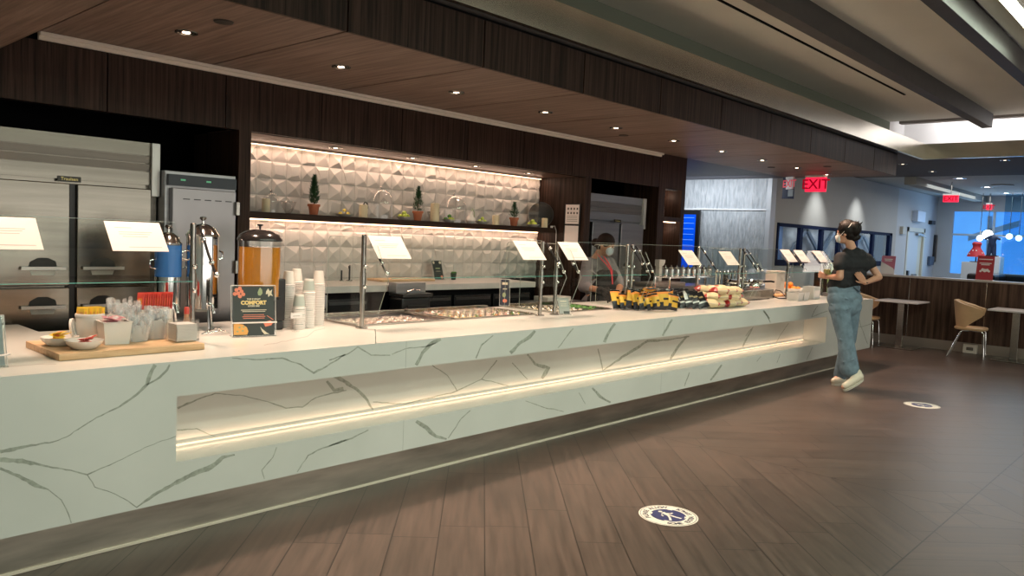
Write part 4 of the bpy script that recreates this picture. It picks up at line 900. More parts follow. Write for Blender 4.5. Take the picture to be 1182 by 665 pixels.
t = thing('glass_platter', 'large round glass disc standing at the right end of the shelf', 'platter', (7.07, 6.11, ZS))
mb = MB(); n = 40; Rr = .148; Rm = Matrix.Rotation(math.radians(-45), 3, 'Z')
def cir(r, o): return [Rm @ Vector((r * math.cos(k * 2 * math.pi / n), o, Rr + .002 + r * math.sin(k * 2 * math.pi / n))) for k in range(n)]
mb.loops([cir(Rr, 0), cir(Rr * .8, .012), cir(Rr * .05, .014)]); mb.build('disc', glass('smoky_glass', (.55, .50, .45), add=.10), t, smooth=True)
mb = MB(); mb.loops([cir(Rr + .001, -.003), cir(Rr + .001, .003), cir(Rr - .004, .003), cir(Rr - .004, -.003), cir(Rr + .001, -.003)], False, False).build('rim', glass('knob_glass'), t, smooth=True)
# ================================================================== THINGS ON THE COUNTER
# urns
def urn(label, x, y, h, r, blue=False):
    t = thing('beverage_urn', label, 'beverage urn', (x, y, ZT))
    mb = MB()
    for k in range(3): a = k * 2.094 + .5; mb.tube([(r * .9 * math.cos(a), r * .9 * math.sin(a), .16), (r * 1.12 * math.cos(a), r * 1.12 * math.sin(a), .002)], .009, 8)
    mb.build('legs', CHROME, t, smooth=True)
    z0 = .12; z1 = h - .12
    MB().lathe([(r * .6, z0), (r, z0 + .02), (r, z1)], seg=32).build('body', CHROME, t, smooth=True)
    if blue: MB().lathe([(r * 1.02, z1 - .20), (r * 1.02, z1 + .01)], seg=32).build('blue_band', mat('blue_plastic', (.03, .14, .42), .25), t, smooth=True)
    MB().lathe([(r * 1.04, z1), (r * 1.06, z1 + .012), (r * .98, z1 + .02), (r * .8, z1 + .05), (r * .4, z1 + .075), (.015, z1 + .082)], seg=32).build('lid', CHROME, t, smooth=True)
    MB().lathe([(.008, z1 + .08), (.008, z1 + .10), (.022, z1 + .112), (.018, z1 + .125), (.001, z1 + .128)], seg=16, cap1=False).build('lid_knob', CHROME, t, smooth=True)
    for s in (-1, 1): MB().tube([(s * r, 0, z1 - .15), (s * (r + .035), 0, z1 - .14), (s * (r + .035), 0, z1 - .10), (s * r, 0, z1 - .09)], .006).build('side_handle', CHROME, t, smooth=True)
    MB().tube([(0, -r, z0 + .05), (0, -r - .05, z0 + .05), (0, -r - .06, z0)], .012).tube([(0, -r - .045, z0 + .05), (0, -r - .05, z0 + .10)], .007).build('tap', CHROME, t, smooth=True)
urn('tall chrome beverage urn with knobbed lid, left of the juice dispenser', 2.345, 4.88, .72, .098)
urn('chrome beverage urn with blue band behind the first guard', 2.155, 4.95, .66, .078, True)
# juice dispenser
t = thing('juice_dispenser', 'clear dispenser of orange juice with black domed lid and black base', 'drink dispenser', (2.66, 4.73, ZT))
MB().box(-.12, .13, -.10, .12, .001, .06).build('drip_base', DARKP, t, bevel=.01)
MB().box(-.09, .12, -.03, .12, .06, .22).build('pedestal', DARKP, t, bevel=.02)
MB().lathe([(.132, .222), (.132, .545)], seg=36).build('juice', mat('orange_juice', (.55, .22, .012), .15, spec=.6, emit=None), t, smooth=True)
MB().lathe([(.136, .222), (.136, .60)], seg=36, cap0=False, cap1=False).build('clear_tank', CLEARP, t, smooth=True)
MB().lathe([(.125, .20), (.14, .205), (.14, .222)], seg=36).build('collar', DARKP, t, smooth=True)
MB().lathe([(.145, .585), (.145, .595), (.128, .625), (.085, .650), (.03, .662), (.001, .664)], seg=36, cap1=False).build('lid', mat('black_lid_gloss', (.02, .018, .018), .18), t, smooth=True)
MB().lathe([(.007, .66), (.007, .68), (.02, .686), (.018, .694), (.001, .695)], seg=14, cap1=False).build('lid_knob', DARKP, t, smooth=True)
MB().tube([(0, -.13, .25), (0, -.17, .25), (0, -.175, .21)], .012).build('tap', CHROME, t, smooth=True)
MB().box(.06, .14, -.10, .0, .06, .34).build('side_panel', DARKP, t, bevel=.01)
# paper cups: inverted nests
GREENP = mat('grey_green_cup_print', (.46, .52, .48), .5)
def papercup(label, green=False, group=None):
    t = thing('paper_cup', label, 'paper cup', (0, 0, 0), 0, group)
    MB().lathe([(.042, .004), (.030, .092), (.029, .095), (.001, .0945)], seg=20, cap0=False, cap1=False).build('cup', CUPW, t, smooth=True)
    MB().lathe([(.042, 0), (.0455, .002), (.0455, .006), (.0415, .008)], seg=20, cap0=False, cap1=False).build('rim', PAPER, t, smooth=True)
    if green: MB().lathe([(.0405, .020), (.0318, .084)], seg=20, cap0=False, cap1=False).build('printed_band', GREENP, t, smooth=True)
    return t
sw = papercup('plain'); sg_ = papercup('green', True); first = {0: True, 1: True}
for x, y, n, g, lb in ((2.885, 4.74, 24, 0, 'white paper cup stack nearest the juice dispenser'), (2.985, 4.80, 25, 0, 'tallest white paper cup stack, middle back'), (2.995, 4.66, 20, 1, 'printed cup stack before the tallest stack'), (2.895, 4.62, 12, 1, 'short front stack of printed cups'), (3.125, 4.74, 24, 0, 'rightmost stack of white cups')):
    for k in range(n):
        src = sg_ if g else sw; o = src if first[g] else copy_tree(src); first[g] = False
        o.location = (x + random.uniform(-.0008, .0008), y + random.uniform(-.0008, .0008), ZT + .0005 + k * .0125)
        o['label'] = ('topmost cup of the ' if k == n - 1 else 'cup nested in the ') + lb; o['group'] = lb
# comfort sign
t, pt = table_sign('acrylic sign reading COMFORT with food pictures in front of the juice dispenser', 2.46, 4.42, ZT, .25, .30, math.radians(-14), DG, lean=-.02 + .06)
def lett(s, sz, v, m, u=0, bold=.0006):
    p = pt(u, v, .0009); text(s, sz, m, p, (1, 0, 0), (0, .04, .30), t, 'lettering', .0003, bold=bold)
lett('THIS IS WHAT', .013, .74, CR_); lett('COMFORT', .032, .665, MG, bold=.002); lett('LOOKS LIKE', .013, .60, CR_)
mb = MB(); mc = MB()
for v, w_, m_ in ((.52, .62, 0), (.49, .56, 0), (.42, .5, 1), (.385, .56, 1), (.35, .52, 1)):
    (mc if m_ else mb).slab([pt(-w_, v - .006, .001), pt(w_, v - .006, .001), pt(w_, v + .006, .001), pt(-w_, v + .006, .001)], (0, -.0004, 0))
mb.build('small_print', CR_, t); mc.build('small_print', CO, t)
mb = MB(); rn = random.Random(4)
for u, v in ((-.82, .93), (-.66, .96), (-.74, .86), (-.9, .85), (-.58, .9), (-.66, .80), (-.5, .84)): 
    n = 8; mb.slab([pt(u + .10 * math.cos(k * .785), v + .04 * math.sin(k * .785), .001) for k in range(n)], (0, -.0006, 0))
mb.build('red_flowers', CO, t)
def blob(name, m, pts): MB().slab([pt(u, v, .001) for u, v in pts], (0, -.0006, 0)).build(name, m, t)
blob('leaf', SG, [(.32, .98), (.42, .93), (.44, .86), (.34, .81), (.22, .82), (.20, .88), (.26, .94)])
blob('white_flower', CR_, [(.62, .90), (.72, .96), (.80, .90), (.92, .94), (.88, .86), (.95, .80), (.82, .82), (.72, .78), (.70, .85), (.60, .84)])
blob('soup_bowl', OG, [(-.98, .24), (-.8, .25), (-.55, .23), (-.35, .17), (-.28, .09), (-.34, .02), (-.98, .02)])
mb = MB(); 
for u, v in ((-.7, .17), (-.55, .10), (-.8, .09), (-.5, .18)): mb.slab([pt(u + .06 * math.cos(k), v + .018 * math.sin(k), .0018) for k in range(6)], (0, -.0005, 0))
mb.build('herb_garnish', SG, t)
blob('pod', CR_, [(.30, .18), (.36, .14), (.62, .05), (.75, .02), (.50, .02), (.38, .08)]); blob('chili', CO, [(.45, .26), (.80, .30), (.95, .26), (.85, .20), (.55, .17)]); blob('stem_stroke', CO, [(.62, .40), (.66, .40), (.95, .32), (.95, .30)])
MB().slab([(-.135, -.012, .085), (.135, -.012, .085), (.135, -.016, .094), (-.135, -.016, .094)], (0, -.003, 0)).build('bright_strip', PAPER, t)
# left acrylic sign
t, pt = table_sign('grey acrylic sign cut by the left picture edge', .955, 4.06, ZT, .16, .215, 0, mat('grey_print', (.22, .27, .27), .5), blocks=[(CR_, .1, .6, .72, .735, 0), (CR_, .0, .6, .52, .53, 0), (CR_, .0, .6, .42, .43, 0)])
MB().slab([(-.09, -.02, .05), (.095, -.02, .055), (.095, -.024, .063), (-.09, -.024, .058)], (0, -.003, 0)).build('bright_strip', PAPER, t)
# small price holders
def holder(label, x, y, h, w=.07):
    t = thing('label_holder', label, 'label holder', (x, y, ZT)); MB().box(-.018, .018, -.018, .018, .0005, .008).box(-.002, .002, -.002, .002, .008, h).build('stem', CLEARP, t)
    MB().box(-w / 2, w / 2, -.006, -.002, h - .035, h).build('label_card', PAPER, t); MB().box(-w * .3, w * .3, -.0068, -.0061, h - .022, h - .018).build('print', GREYT, t)
holder('tiny white label on a clear stem in front of the short cup stack', 2.80, 4.50, .125, .085)
holder('tiny white label beside the napkin box', 2.03, 4.60, .085, .085)
# tall narrow sign and grey sign by the wells
t, pt = table_sign('narrow dark sign leaning between the middle and third wells', 5.30, 4.98, ZT + .032, .075, .235, math.radians(-38), mat('navy_print', (.03, .035, .06), .4), blocks=[(CR_, -.7, .7, .80, .90, 0), (CR_, -.5, .5, .62, .66, 0), (SG, -.6, .3, .3, .5, 1), (CO, -.5, .6, .1, .25, 1)], lean=.03)
t, pt = table_sign('small pale grey sign leaning against the double posts', 5.49, 4.41, ZT, .105, .135, math.radians(-25), mat('pale_grey_print', (.30, .34, .32), .5), blocks=[(CR_, -.6, .6, .78, .82, 0), (CR_, -.6, .6, .62, .64, 0), (CR_, -.6, .6, .5, .52, 0), (DG, -.2, .9, .02, .16, 0)])
# ---- wooden board and its load
ZB = .9425
tag(MB().box(1.266, 1.985, 4.09, 4.60, ZT + .0005, ZB - .0005).build('serving_board', BOARD, bevel=.003), 'thick wooden board holding condiments at the left end of the counter', 'wooden board')
def bowl(label, x, y, r, h, fillm, fn, group=None):
    t = thing('condiment_bowl', label, 'bowl', (x, y, ZB)); MB().lathe([(r * .5, 0), (r * .62, .004), (r * .88, h * .55), (r, h), (r * .96, h), (r * .82, h * .55), (r * .5, .01), (.001, .009)], seg=32, cap1=False).build('bowl', PORC, t, smooth=True)
    return t
def packet(label, name, cat, loc, size, m, rot, group, m2=None):
    t = thing(name, label, cat, loc, 0, group); t.rotation_euler = rot; w, h, th = size
    mb = MB(); L = []
    for v, k in ((-1, .05), (-.85, .5), (0, 1), (.85, .5), (1, .05)):
        L.append([(-w / 2, v * h / 2, 0), (-w * .4, v * h / 2, th / 2 * k), (w * .4, v * h / 2, th / 2 * k), (w / 2, v * h / 2, 0), (w * .4, v * h / 2, -th / 2 * k), (-w * .4, v * h / 2, -th / 2 * k)])
    mb.loops(L); mb.build('sachet', m, t)
    if m2: MB().box(-w * .28, w * .28, -h * .22, h * .18, th * .5, th * .5 + .0006).build('printed_patch', m2, t)
    return t
YELP = mat('yellow_sachet', (.82, .56, .06), .4); REDP = mat('red_sachet', (.62, .07, .05), .4); PINKP = mat('pink_sachet', (.70, .30, .34), .45)
bowl('front white bowl of red packets on the board', 1.415, 4.20, .088, .045, None, 0)
bowl('back white bowl of yellow packets on the board', 1.355, 4.37, .088, .045, None, 0)
def strew(n, x, y, z, r, size, m, label, group, m2, sd, name='condiment_packet'):
    rn = random.Random(sd); first_ = None
    for k in range(n):
        a = rn.uniform(0, 6.28); q = rn.uniform(0, r)
        if first_ is None: o = first_ = packet(label, name, 'packet', (0, 0, 0), size, m, (0, 0, 0), group, m2)
        else: o = copy_tree(first_)
        o.location = (x + q * math.cos(a), y + q * math.sin(a), z + .0055 * k); o.rotation_euler = (rn.uniform(-.35, .35), rn.uniform(-.35, .35), rn.uniform(0, 3.1))
strew(8, 1.415, 4.20, ZB + .020, .03, (.035, .06, .005), REDP, 'red condiment packet in the front white bowl', 'red packets in the front bowl', PAPER, 3)
strew(9, 1.345, 4.37, ZB + .022, .035, (.04, .065, .006), YELP, 'yellow condiment packet in the back white bowl', 'yellow packets in the back bowl', CO, 5)
# round canister with upright yellow packets, lid leaning on it
t = thing('canister', 'round white canister holding upright yellow packets', 'canister', (1.53, 4.46, ZB)); MB().lathe([(.066, 0), (.069, .006), (.069, .145), (.064, .148), (.064, .02), (.001, .018)], seg=30, cap1=False).build('body', PORC, t, smooth=True)
MB().lathe([(.0705, .13), (.0725, .138), (.0705, .147)], seg=30, cap0=False, cap1=False).build('rim', WHITE, t, smooth=True)
ty = t; t = bpy.data.objects.new('lid', None); COL.objects.link(t); t.parent = ty; t.location = (-.095, -.02, .075); t.rotation_euler = (math.radians(80), math.radians(22), math.radians(55)); MB().lathe([(.05, 0), (.052, .01), (.046, .012), (.04, .004), (.001, .003)], seg=28, cap1=False).build('lid', WHITE, t, smooth=True)
MB().lathe([(.047, .0122), (.0505, .0145), (.047, .0165)], seg=28, cap0=False, cap1=False).build('seal_ring', mat('seal_grey', (.4, .38, .35), .5), t, smooth=True)
proto = packet('x', 'sugar_packet', 'packet', (0, 0, 0), (.036, .065, .006), YELP, (0, 0, 0), 'yellow packets in the canister', OG)
for k in range(16):
    o = proto if k == 0 else copy_tree(proto); i, j = k % 8, k // 8
    o.location = (1.53 + (i - 3.5) * .014, 4.435 + j * .045, ZB + .148); o.rotation_euler = (math.radians(90 + random.uniform(-8, 8)), 0, math.radians(random.uniform(-70, -35))); o['label'] = 'yellow packet standing in the round canister'
# square tub with pink packets
t = thing('square_tub', 'square white tub of pink packets on the board', 'tub', (1.60, 4.32, ZB))
def taper(w0, w1, h, th=.005): 
    def sq(w, z): return [(-w, -w, z), (w, -w, z), (w, w, z), (-w, w, z)]
    return MB().loops([sq(w0, 0), sq(w1, h), sq(w1 + .004, h), sq(w1 + .004, h + .004), sq(w1 - th, h + .004), sq(w0 - th, .01)])
taper(.058, .069, .115).build('tub', PORC, t); t.rotation_euler.z = math.radians(-4)
MB().box(-.062, .062, -.062, .062, .098, .101).build('liner', WHITE, t)
strew(16, 1.60, 4.32, ZB + .105, .05, (.036, .06, .005), PINKP, 'pink sweetener packet in the square tub', 'pink packets in the square tub', PAPER, 8, 'sweetener_packet')
for o in bpy.data.objects:
    if o.get('group') == 'pink packets in the square tub': o.location.z = min(o.location.z, ZB + .135)
# plastic-wrapped cutlery bundles
MILKY = frosted('milky_plastic', (.80, .78, .76), .55); CUTL = frosted('clear_cutlery', (.72, .76, .80), .6)
def bundle(label, x, y, w, d, h, seed, n=44):
    t = thing('cutlery_bundle', label, 'cutlery bundle', (x, y, ZB)); rn = random.Random(seed)
    mb = MB(); N = 18; L = []
    for z, s in ((0, .86), (.02, .97), (h * .35, 1), (h * .55, .98), (h * .62, .90)):
        L.append([(w / 2 * s * math.cos(2 * math.pi * k / N) * (1 + .10 * rn.uniform(-1, 1)), d / 2 * s * math.sin(2 * math.pi * k / N) * (1 + .1 * rn.uniform(-1, 1)), z + (rn.uniform(-.012, .012) if 0 < z else 0)) for k in range(N)])
    mb.loops(L, True, False).build('plastic_bag', MILKY, t, smooth=True)
    mb = MB()
    for k in range(n):       # slim see-through wrappers, each round one spoon or fork
        px = rn.uniform(-.42, .42) * w; py = rn.uniform(-.42, .42) * d; zz = h * rn.uniform(.78, 1.05)
        lean = Vector((px * .35 + rn.uniform(-.012, .012), py * .35 + rn.uniform(-.012, .012), zz)); b0 = Vector((px * .8, py * .8, .004)); dd = lean.normalized(); a = rn.uniform(0, 3.14); sd = Vector((math.cos(a), math.sin(a), 0)); sd = (sd - dd * sd.dot(dd)).normalized(); nn = dd.cross(sd)
        mb.mi = 0
        L = []
        for f, ww, tt in ((0, .010, .001), (.3, .013, .004), (.8, .016, .005), (.93, .016, .003), (1, .014, .0006)):
            c = b0 + lean * f; L.append([c + sd * ww, c + nn * tt, c - sd * ww, c - nn * tt])
        mb.loops(L)
        mb.mi = 1; mb.ball(b0 + lean * .80, .011, 7, 5, (1, .5, 1.6)); mb.tube([b0, b0 + lean * .75], .003, 5)
    tag(mb.build('cutlery', [frosted('clear_wrapper', (.85, .85, .85), .28), CUTL], t, recalc=True), kind='stuff')
bundle('back bag of plastic-wrapped cutlery on the board', 1.71, 4.50, .17, .10, .21, 1)
bundle('front bundle of clear plastic spoons on the board', 1.725, 4.33, .115, .085, .145, 2)
bundle('bag of wrapped cutlery beside the napkin box', 1.845, 4.38, .12, .10, .175, 3)
# red packets bundle, standing behind
proto = packet('x', 'red_packet', 'packet', (0, 0, 0), (.045, .10, .010), REDP, (0, 0, 0), 'red packets in the white cup', ORG)
t = thing('packet_caddy', 'low white caddy under the tall red packets', 'caddy', (1.895, 4.52, ZB)); MB().box(-.095, .095, -.028, .028, 0, .004).box(-.095, .095, -.028, -.024, .004, .15).box(-.095, .095, .024, .028, .004, .15).box(-.095, -.091, -.028, .028, .004, .15).box(.091, .095, -.028, .028, .004, .15).build('caddy', WHITE, t)
for k in range(13):
    o = proto if k == 0 else copy_tree(proto); o.location = (1.815 + k * .0135, 4.52 + .003 * (k % 2), ZB + .195); o.rotation_euler = (math.radians(88 + random.uniform(-5, 5)), 0, math.radians(-62 + random.uniform(-6, 6))); o['label'] = 'tall red packet standing in the row behind the cutlery'; o['group'] = 'red packets behind the cutlery'
# napkin box
t = thing('napkin_box', 'clear acrylic box of white napkins at the right end of the board', 'napkin box', (1.93, 4.24, ZB))
MB().box(-.065, .065, -.065, .065, 0, .004).box(-.065, .065, -.065, -.062, .004, .12).box(-.065, .065, .062, .065, .004, .12).box(-.065, -.062, -.062, .062, .004, .12).box(.062, .065, -.062, .062, .004, .12).build('box', CLEARP, t)
for k in range(14):
    o = tag(MB().box(-.055, .055, -.055, .055, 0, .0058).build('napkin', PAPER), 'white napkin stacked in the clear acrylic box', 'napkin', 'napkins in the acrylic box'); o.location = (1.93 + random.uniform(-.002, .002), 4.24, ZB + .005 + k * .0066); o.rotation_euler.z = random.uniform(-.03, .03)
# little sauce bottle
t = thing('sauce_bottle', 'small clear bottle with a red cap behind the napkin box', 'bottle', (2.035, 4.42, ZT + .001)); MB().lathe([(.024, 0), (.026, .01), (.026, .10), (.012, .14), (.011, .16)], seg=18).build('bottle', mat('pale_amber', (.55, .30, .18), .2), t, smooth=True); MB().lathe([(.014, .16), (.014, .195), (.010, .20)], seg=14).build('cap', REDP, t, smooth=True); MB().lathe([(.0265, .03), (.0265, .085)], seg=18, cap0=False, cap1=False).build('bottle_label', PAPER, t, smooth=True)
t = thing('tongs', 'chrome serving tongs on the counter beside the urn', 'tongs', (2.22, 4.62, ZT + .006)); MB().tube([(0, 0, 0), (.05, .0, .02), (.11, .01, .03), (.16, .02, .0)], .005).tube([(0, 0, 0), (.06, -.03, .015), (.12, -.04, .02), (.16, -.03, .0)], .005).build('arms', CHROME, t, smooth=True)
t = thing('black_pot', 'small black covered pot behind the label, left of the juice dispenser', 'pot', (2.20, 4.72, ZT + .001)) if False else None
# ------------------------------------------------------------------ snack bags
def bagmesh(name, w, h, th, mats, bands, parent, sd=0):
    mb = MB(); rn = random.Random(sd); nu, nv = 8, 10; G = {}
    for side in (1, -1):
        for i in range(nu + 1):
            for j in range(nv + 1):
                u, v = -1 + 2 * i / nu, -1 + 2 * j / nv
                e = (i in (0, nu)) or (j in (0, nv)); prof = (1 - abs(u) ** 2.6) * (1 - abs(v) ** 3.2); q = prof ** .7 if prof > 0 else 0
                p = (u * w / 2 * (1 - .06 * (1 - abs(v))), side * (th / 2 * q + (0 if e else rn.uniform(-.0025, .0025))), h / 2 + v * h / 2)
                if e:
                    if (i, j) not in G: G[(i, j)] = mb.v(p)
                    G[(i, j, side)] = G[(i, j)]
                else: G[(i, j, side)] = mb.v(p)
    for side in (1, -1):
        for i in range(nu):
            for j in range(nv):
                v = (j + .5) / nv; u = (i + .5) / nu; mb.mi = bands(u, v)
                mb.f([G[(i, j, side)], G[(i + 1, j, side)], G[(i + 1, j + 1, side)], G[(i, j + 1, side)]])
    return mb.build(name, mats, parent, smooth=True)
FY = mat('yellow_bag_foil', (.62, .36, .03), .28, .15); FB = mat('black_bag_foil', (.012, .012, .014), .25, .2); FS = mat('silver_bag_foil', (.45, .44, .42), .3, .5); FR = mat('red_bag_foil', (.40, .03, .025), .3, .1); FC = mat('cream_bag_foil', (.72, .60, .36), .35)
def bag(kind, label, group, size, bands, mats, sd):
    t = thing('snack_bag', label, 'snack bag', (0, 0, 0), 0, group)
    bagmesh('pouch', size[0], size[1], size[2], mats, bands, t, sd)
    mb = MB(); 
    for z in (.003, size[1] - .003):
        for k in range(3): mb.box(-size[0] / 2 * .93, size[0] / 2 * .93, -.0016, .0016, z - .004 + k * .003, z - .003 + k * .003)
    mb.build('crimped_seal', FS, t)
    return t
yb = bag('y', '', 'yellow snack bags', (.14, .185, .036), lambda u, v: 1 if v < .25 or (v < .45 and u < .35) or (.5 < v < .6 and u > .4) else (1 if v > .93 else (2 if v > .80 else 0)), [FY, FB, ORG], 1)
spec = [(6.36 + .058 * k, 4.44 - .040 * k, 0, math.radians(-12), math.radians(-12)) for k in range(9)]
names = ['frontmost at the left end', 'second', 'third', 'fourth', 'fifth', 'sixth', 'seventh', 'eighth', 'last at the right end']
for k, (x, y, z, ti, rz) in enumerate(spec):
    o = yb if k == 0 else copy_tree(yb); o.location = (x, y, ZT + .004); o.rotation_euler = (ti + random.uniform(-.16, .10), random.uniform(-.28, .2), rz + math.radians(-4) + random.uniform(-.3, .3)); o.scale = (random.uniform(.82, 1.1),) * 3; o.location.z += .008; o['label'] = 'yellow and black snack bag in the near row, ' + names[k] + (' from the left' if 0 < k < 8 else '')
for k in range(6):
    o = copy_tree(yb); o.location = (6.68 + .08 * k, 4.42 - .02 * k, ZT + .004); o.rotation_euler = (math.radians(8) + random.uniform(-.2, .2), random.uniform(-.15, .15), math.radians(-14) + random.uniform(-.2, .2)); o['label'] = 'yellow snack bag in the row behind, hidden under the guard'; o['group'] = 'yellow snack bags in the back row'
o = copy_tree(yb); o.location = (6.66, 4.32, ZT + .20); o.rotation_euler = (math.radians(80), 0, math.radians(-40)); o['label'] = 'yellow snack bag lying flat on top of the others'
bb = bag('b', '', 'black snack bags', (.145, .19, .034), lambda u, v: 1 if .3 < v < .42 or (u < .25 and v > .5) else (2 if .6 < v < .75 and .4 < u < .8 else 0), [FB, FS, mat('olive_bag_patch', (.25, .20, .08), .4)], 2)
for k in range(9):
    o = bb if k == 0 else copy_tree(bb); o.location = (6.98 + .056 * k, 4.42 - .042 * k, ZT + .012); o.rotation_euler = (math.radians(-24 - 5 * (k % 3)), random.uniform(-.25, .1), math.radians(-16) + random.uniform(-.2, .2)); o['label'] = 'black and silver snack bag leaning in the near row, ' + names[k] + (' from the left' if 0 < k < 8 else '')
for k in range(5):
    o = copy_tree(bb); o.location = (7.26 + .075 * k, 4.44 - .02 * k, ZT + .008); o.rotation_euler = (math.radians(-14) + random.uniform(-.2, .2), random.uniform(-.2, .2), math.radians(-20)); o['label'] = 'black snack bag in the row behind, partly hidden'; o['group'] = 'black snack bags in the back row'
rb = bag('r', '', 'red and cream snack bags', (.19, .145, .095), lambda u, v: 0 if u < .22 or u > .82 or (v < .3 and u < .5) else 1, [FR, FC], 3)
first_ = True
for lay, (n, xs, z) in enumerate(((5, 7.66, .045), (4, 7.72, .112), (3, 7.80, .178))):
    for k in range(n):
        for row in (0, 1):
            o = rb if first_ else copy_tree(rb); first_ = False
            o.location = (xs + .155 * k, 4.17 + .17 * row, ZT + z + .006); o.rotation_euler = (math.radians(90 + 3 * ((k + row) % 3 - 1)), random.uniform(-.12, .12), math.radians(-50 + 14 * (k % 3)) + random.uniform(-.3, .3)); 
            o['label'] = 'red and cream snack bag, %s layer, %s row, %s from the left' % (('bottom', 'middle', 'top')[lay], ('front', 'back')[row], ('first', 'second', 'third', 'fourth', 'fifth')[k]); o['group'] = 'pile of red and cream snack bags'
# ------------------------------------------------------------------ griddle / waffle station
t = thing('waffle_station', 'stainless double waffle station with chrome lids and black handles', 'waffle maker', (9.50, 4.66, ZT))
MB().box(-.45, .42, -.20, .22, .012, .13).build('base', STEEL, t, bevel=.008)
mb = MB(); 
for sx in (-.38, .36):
    for yy in (-.15, .17): mb.lathe([(.02, .0005), (.02, .013)], (sx, yy, 0), 10)
mb.build('feet', DARKP, t)
for x in (-.24, .20):
    g = MB().lathe([(.155, .16), (.16, .17), (.155, .19), (.15, .20)], (x, 0, 0), 28).build('lower_plate', CHROME, t, smooth=True)
    MB().lathe([(.155, .205), (.16, .22), (.14, .25), (.03, .262), (.001, .262)], (x, 0, 0), 28, cap1=False).build('upper_lid', CHROME, t, smooth=True)
    MB().tube([(x, -.15, .23), (x - .02, -.26, .24), (x - .02, -.30, .235)], .013).build('handle', DARKP, t, smooth=True); MB().box(x - .02, x + .02, .14, .19, .13, .30).build('hinge_post', STEEL, t, bevel=.004)
mb = MB()
for k in range(9): mb.lathe([(.012, .131), (.012, .30), (.02, .31), (.02, .34), (.008, .35)], (-.42 + k * .10, .20, 0), 10)
mb.build('rack_rods', CHROME, t, smooth=True)
mb = MB()
for k in range(3): mb.lathe([(.02, 0), (.018, .012)], (0, 0, 0), 10)
mb.b.free()
p = thing('power_cable', 'black looped cable on the counter beside the waffle station', 'cable', (9.98, 4.42, ZT + .008)); MB().tube([(-.05, .05, .02), (0, 0, .002), (.12, -.05, .0), (.20, 0, .03), (.22, .08, .09), (.16, .12, .10), (.06, .10, .03), (-.05, .16, .02)], .007).build('cable', DARKP, p, smooth=True)
MB().box(-.08, -.045, .035, .065, .008, .035).build('plug', DARKP, p)
t = thing('back_warming_shelf', 'chrome wire shelf with metal canisters behind the snack bags', 'warming shelf', (8.75, 4.98, ZT))
mb = MB()
for sx in (-.75, .45):
    for yy in (-.1, .1): mb.tube([(sx, yy, .001), (sx, yy, .28)], .012)
for k in range(7): mb.tube([(-.75, -.1 + k * .033, .27), (.45, -.1 + k * .033, .27)], .004, 6)
mb.build('wire_frame', CHROME, t, smooth=True)
CANP = None
for k in range(9):
    if CANP is None:
        CANP = thing('metal_canister', '', 'canister', (0, 0, 0), 0, 'metal canisters on the wire shelf'); MB().lathe([(.04, 0), (.042, .09), (.03, .10)], seg=16).build('body', CHROME, CANP, smooth=True); MB().lathe([(.032, .10), (.03, .115), (.008, .12), (.01, .14), (.001, .142)], seg=14, cap1=False).build('lid', STEEL, CANP, smooth=True); o = CANP
    else: o = copy_tree(CANP)
    o.location = (8.06 + k * .13, 4.98, ZT + .276); o['label'] = 'small chrome canister on the wire shelf behind the bags, %s from the left' % (dn[k])
# ------------------------------------------------------------------ right end: fruit, bins
def big_bowl(label, x, y, r, h, fruits, fm, fl, fr):
    t = thing('serving_bowl', label, 'bowl', (x, y, ZT)); MB().lathe([(r * .5, .0005), (r * .6, .008), (r, h), (r * .96, h), (r * .5, .015), (.001, .014)], seg=32, cap1=False).build('bowl', PORC, t, smooth=True)
    rn = random.Random(9); pr = None
    for k in range(fruits):
        a = k * 2.4; q = r * .72 * math.sqrt((k + .5) / fruits) if k < fruits - 3 else r * .22; z = h * .55 + fr * .8 if k < fruits - 3 else h * .55 + fr * 2.2
        if pr is None:
            pr = o = thing(fl, '', 'fruit', (0, 0, 0), 0, fl + 's in the ' + label); MB().ball((0, 0, 0), fr, 12, 8, (1, 1, .94)).build('flesh', fm, o, smooth=True); MB().lathe([(.004, fr * .9), (.003, fr * .96)], seg=6).build('stem', SG, o)
        else: o = copy_tree(pr)
        o.location = (x + q * math.cos(a), y + q * math.sin(a), ZT + z); o['label'] = '%s heaped in the %s' % (fl, label)
ORF = mat('orange_peel', (.80, .26, .02), .45, bump=.2, bscale=400); PAF = mat('pink_apple_skin', (.55, .16, .12), .35, var=.4, vscale=25)
big_bowl('white bowl of oranges', 10.95, 4.72, .22, .11, 15, ORF, 'orange', .042)
big_bowl('white bowl of red apples', 10.28, 4.95, .17, .10, 11, PAF, 'apple', .040)
t = thing('napkin_dispenser', 'tall cream paper dispenser standing before the orange bowl', 'dispenser', (10.33, 4.62, ZT)); MB().box(-.16, .10, -.07, .09, .0005, .36).build('body', mat('cream_card', (.78, .70, .62), .5), t, bevel=.006); MB().box(.101, .125, -.06, .08, .0005, .355).build('side_sleeve', PAPER, t)
t = thing('pastry_tray', 'flat tray of orange-brown pastries', 'tray', (10.18, 4.50, ZT)); MB().box(-.18, .16, -.06, .06, .0005, .02).build('tray', WHITE, t, bevel=.004)
pp = None
for k in range(10):
    if pp is None: pp = o = tag(MB().ball((0, 0, 0), .028, 10, 6, (1.3, .8, .7)).build('pastry', mat('pastry_brown', (.66, .36, .16), .6, var=.2), smooth=True), 'small orange-brown pastry on the flat tray', 'pastry', 'pastries on the tray')
    else: o = pp.copy(); COL.objects.link(o)
    o.location = (10.03 + .066 * (k % 5), 4.475 + .05 * (k // 5), ZT + .0405)
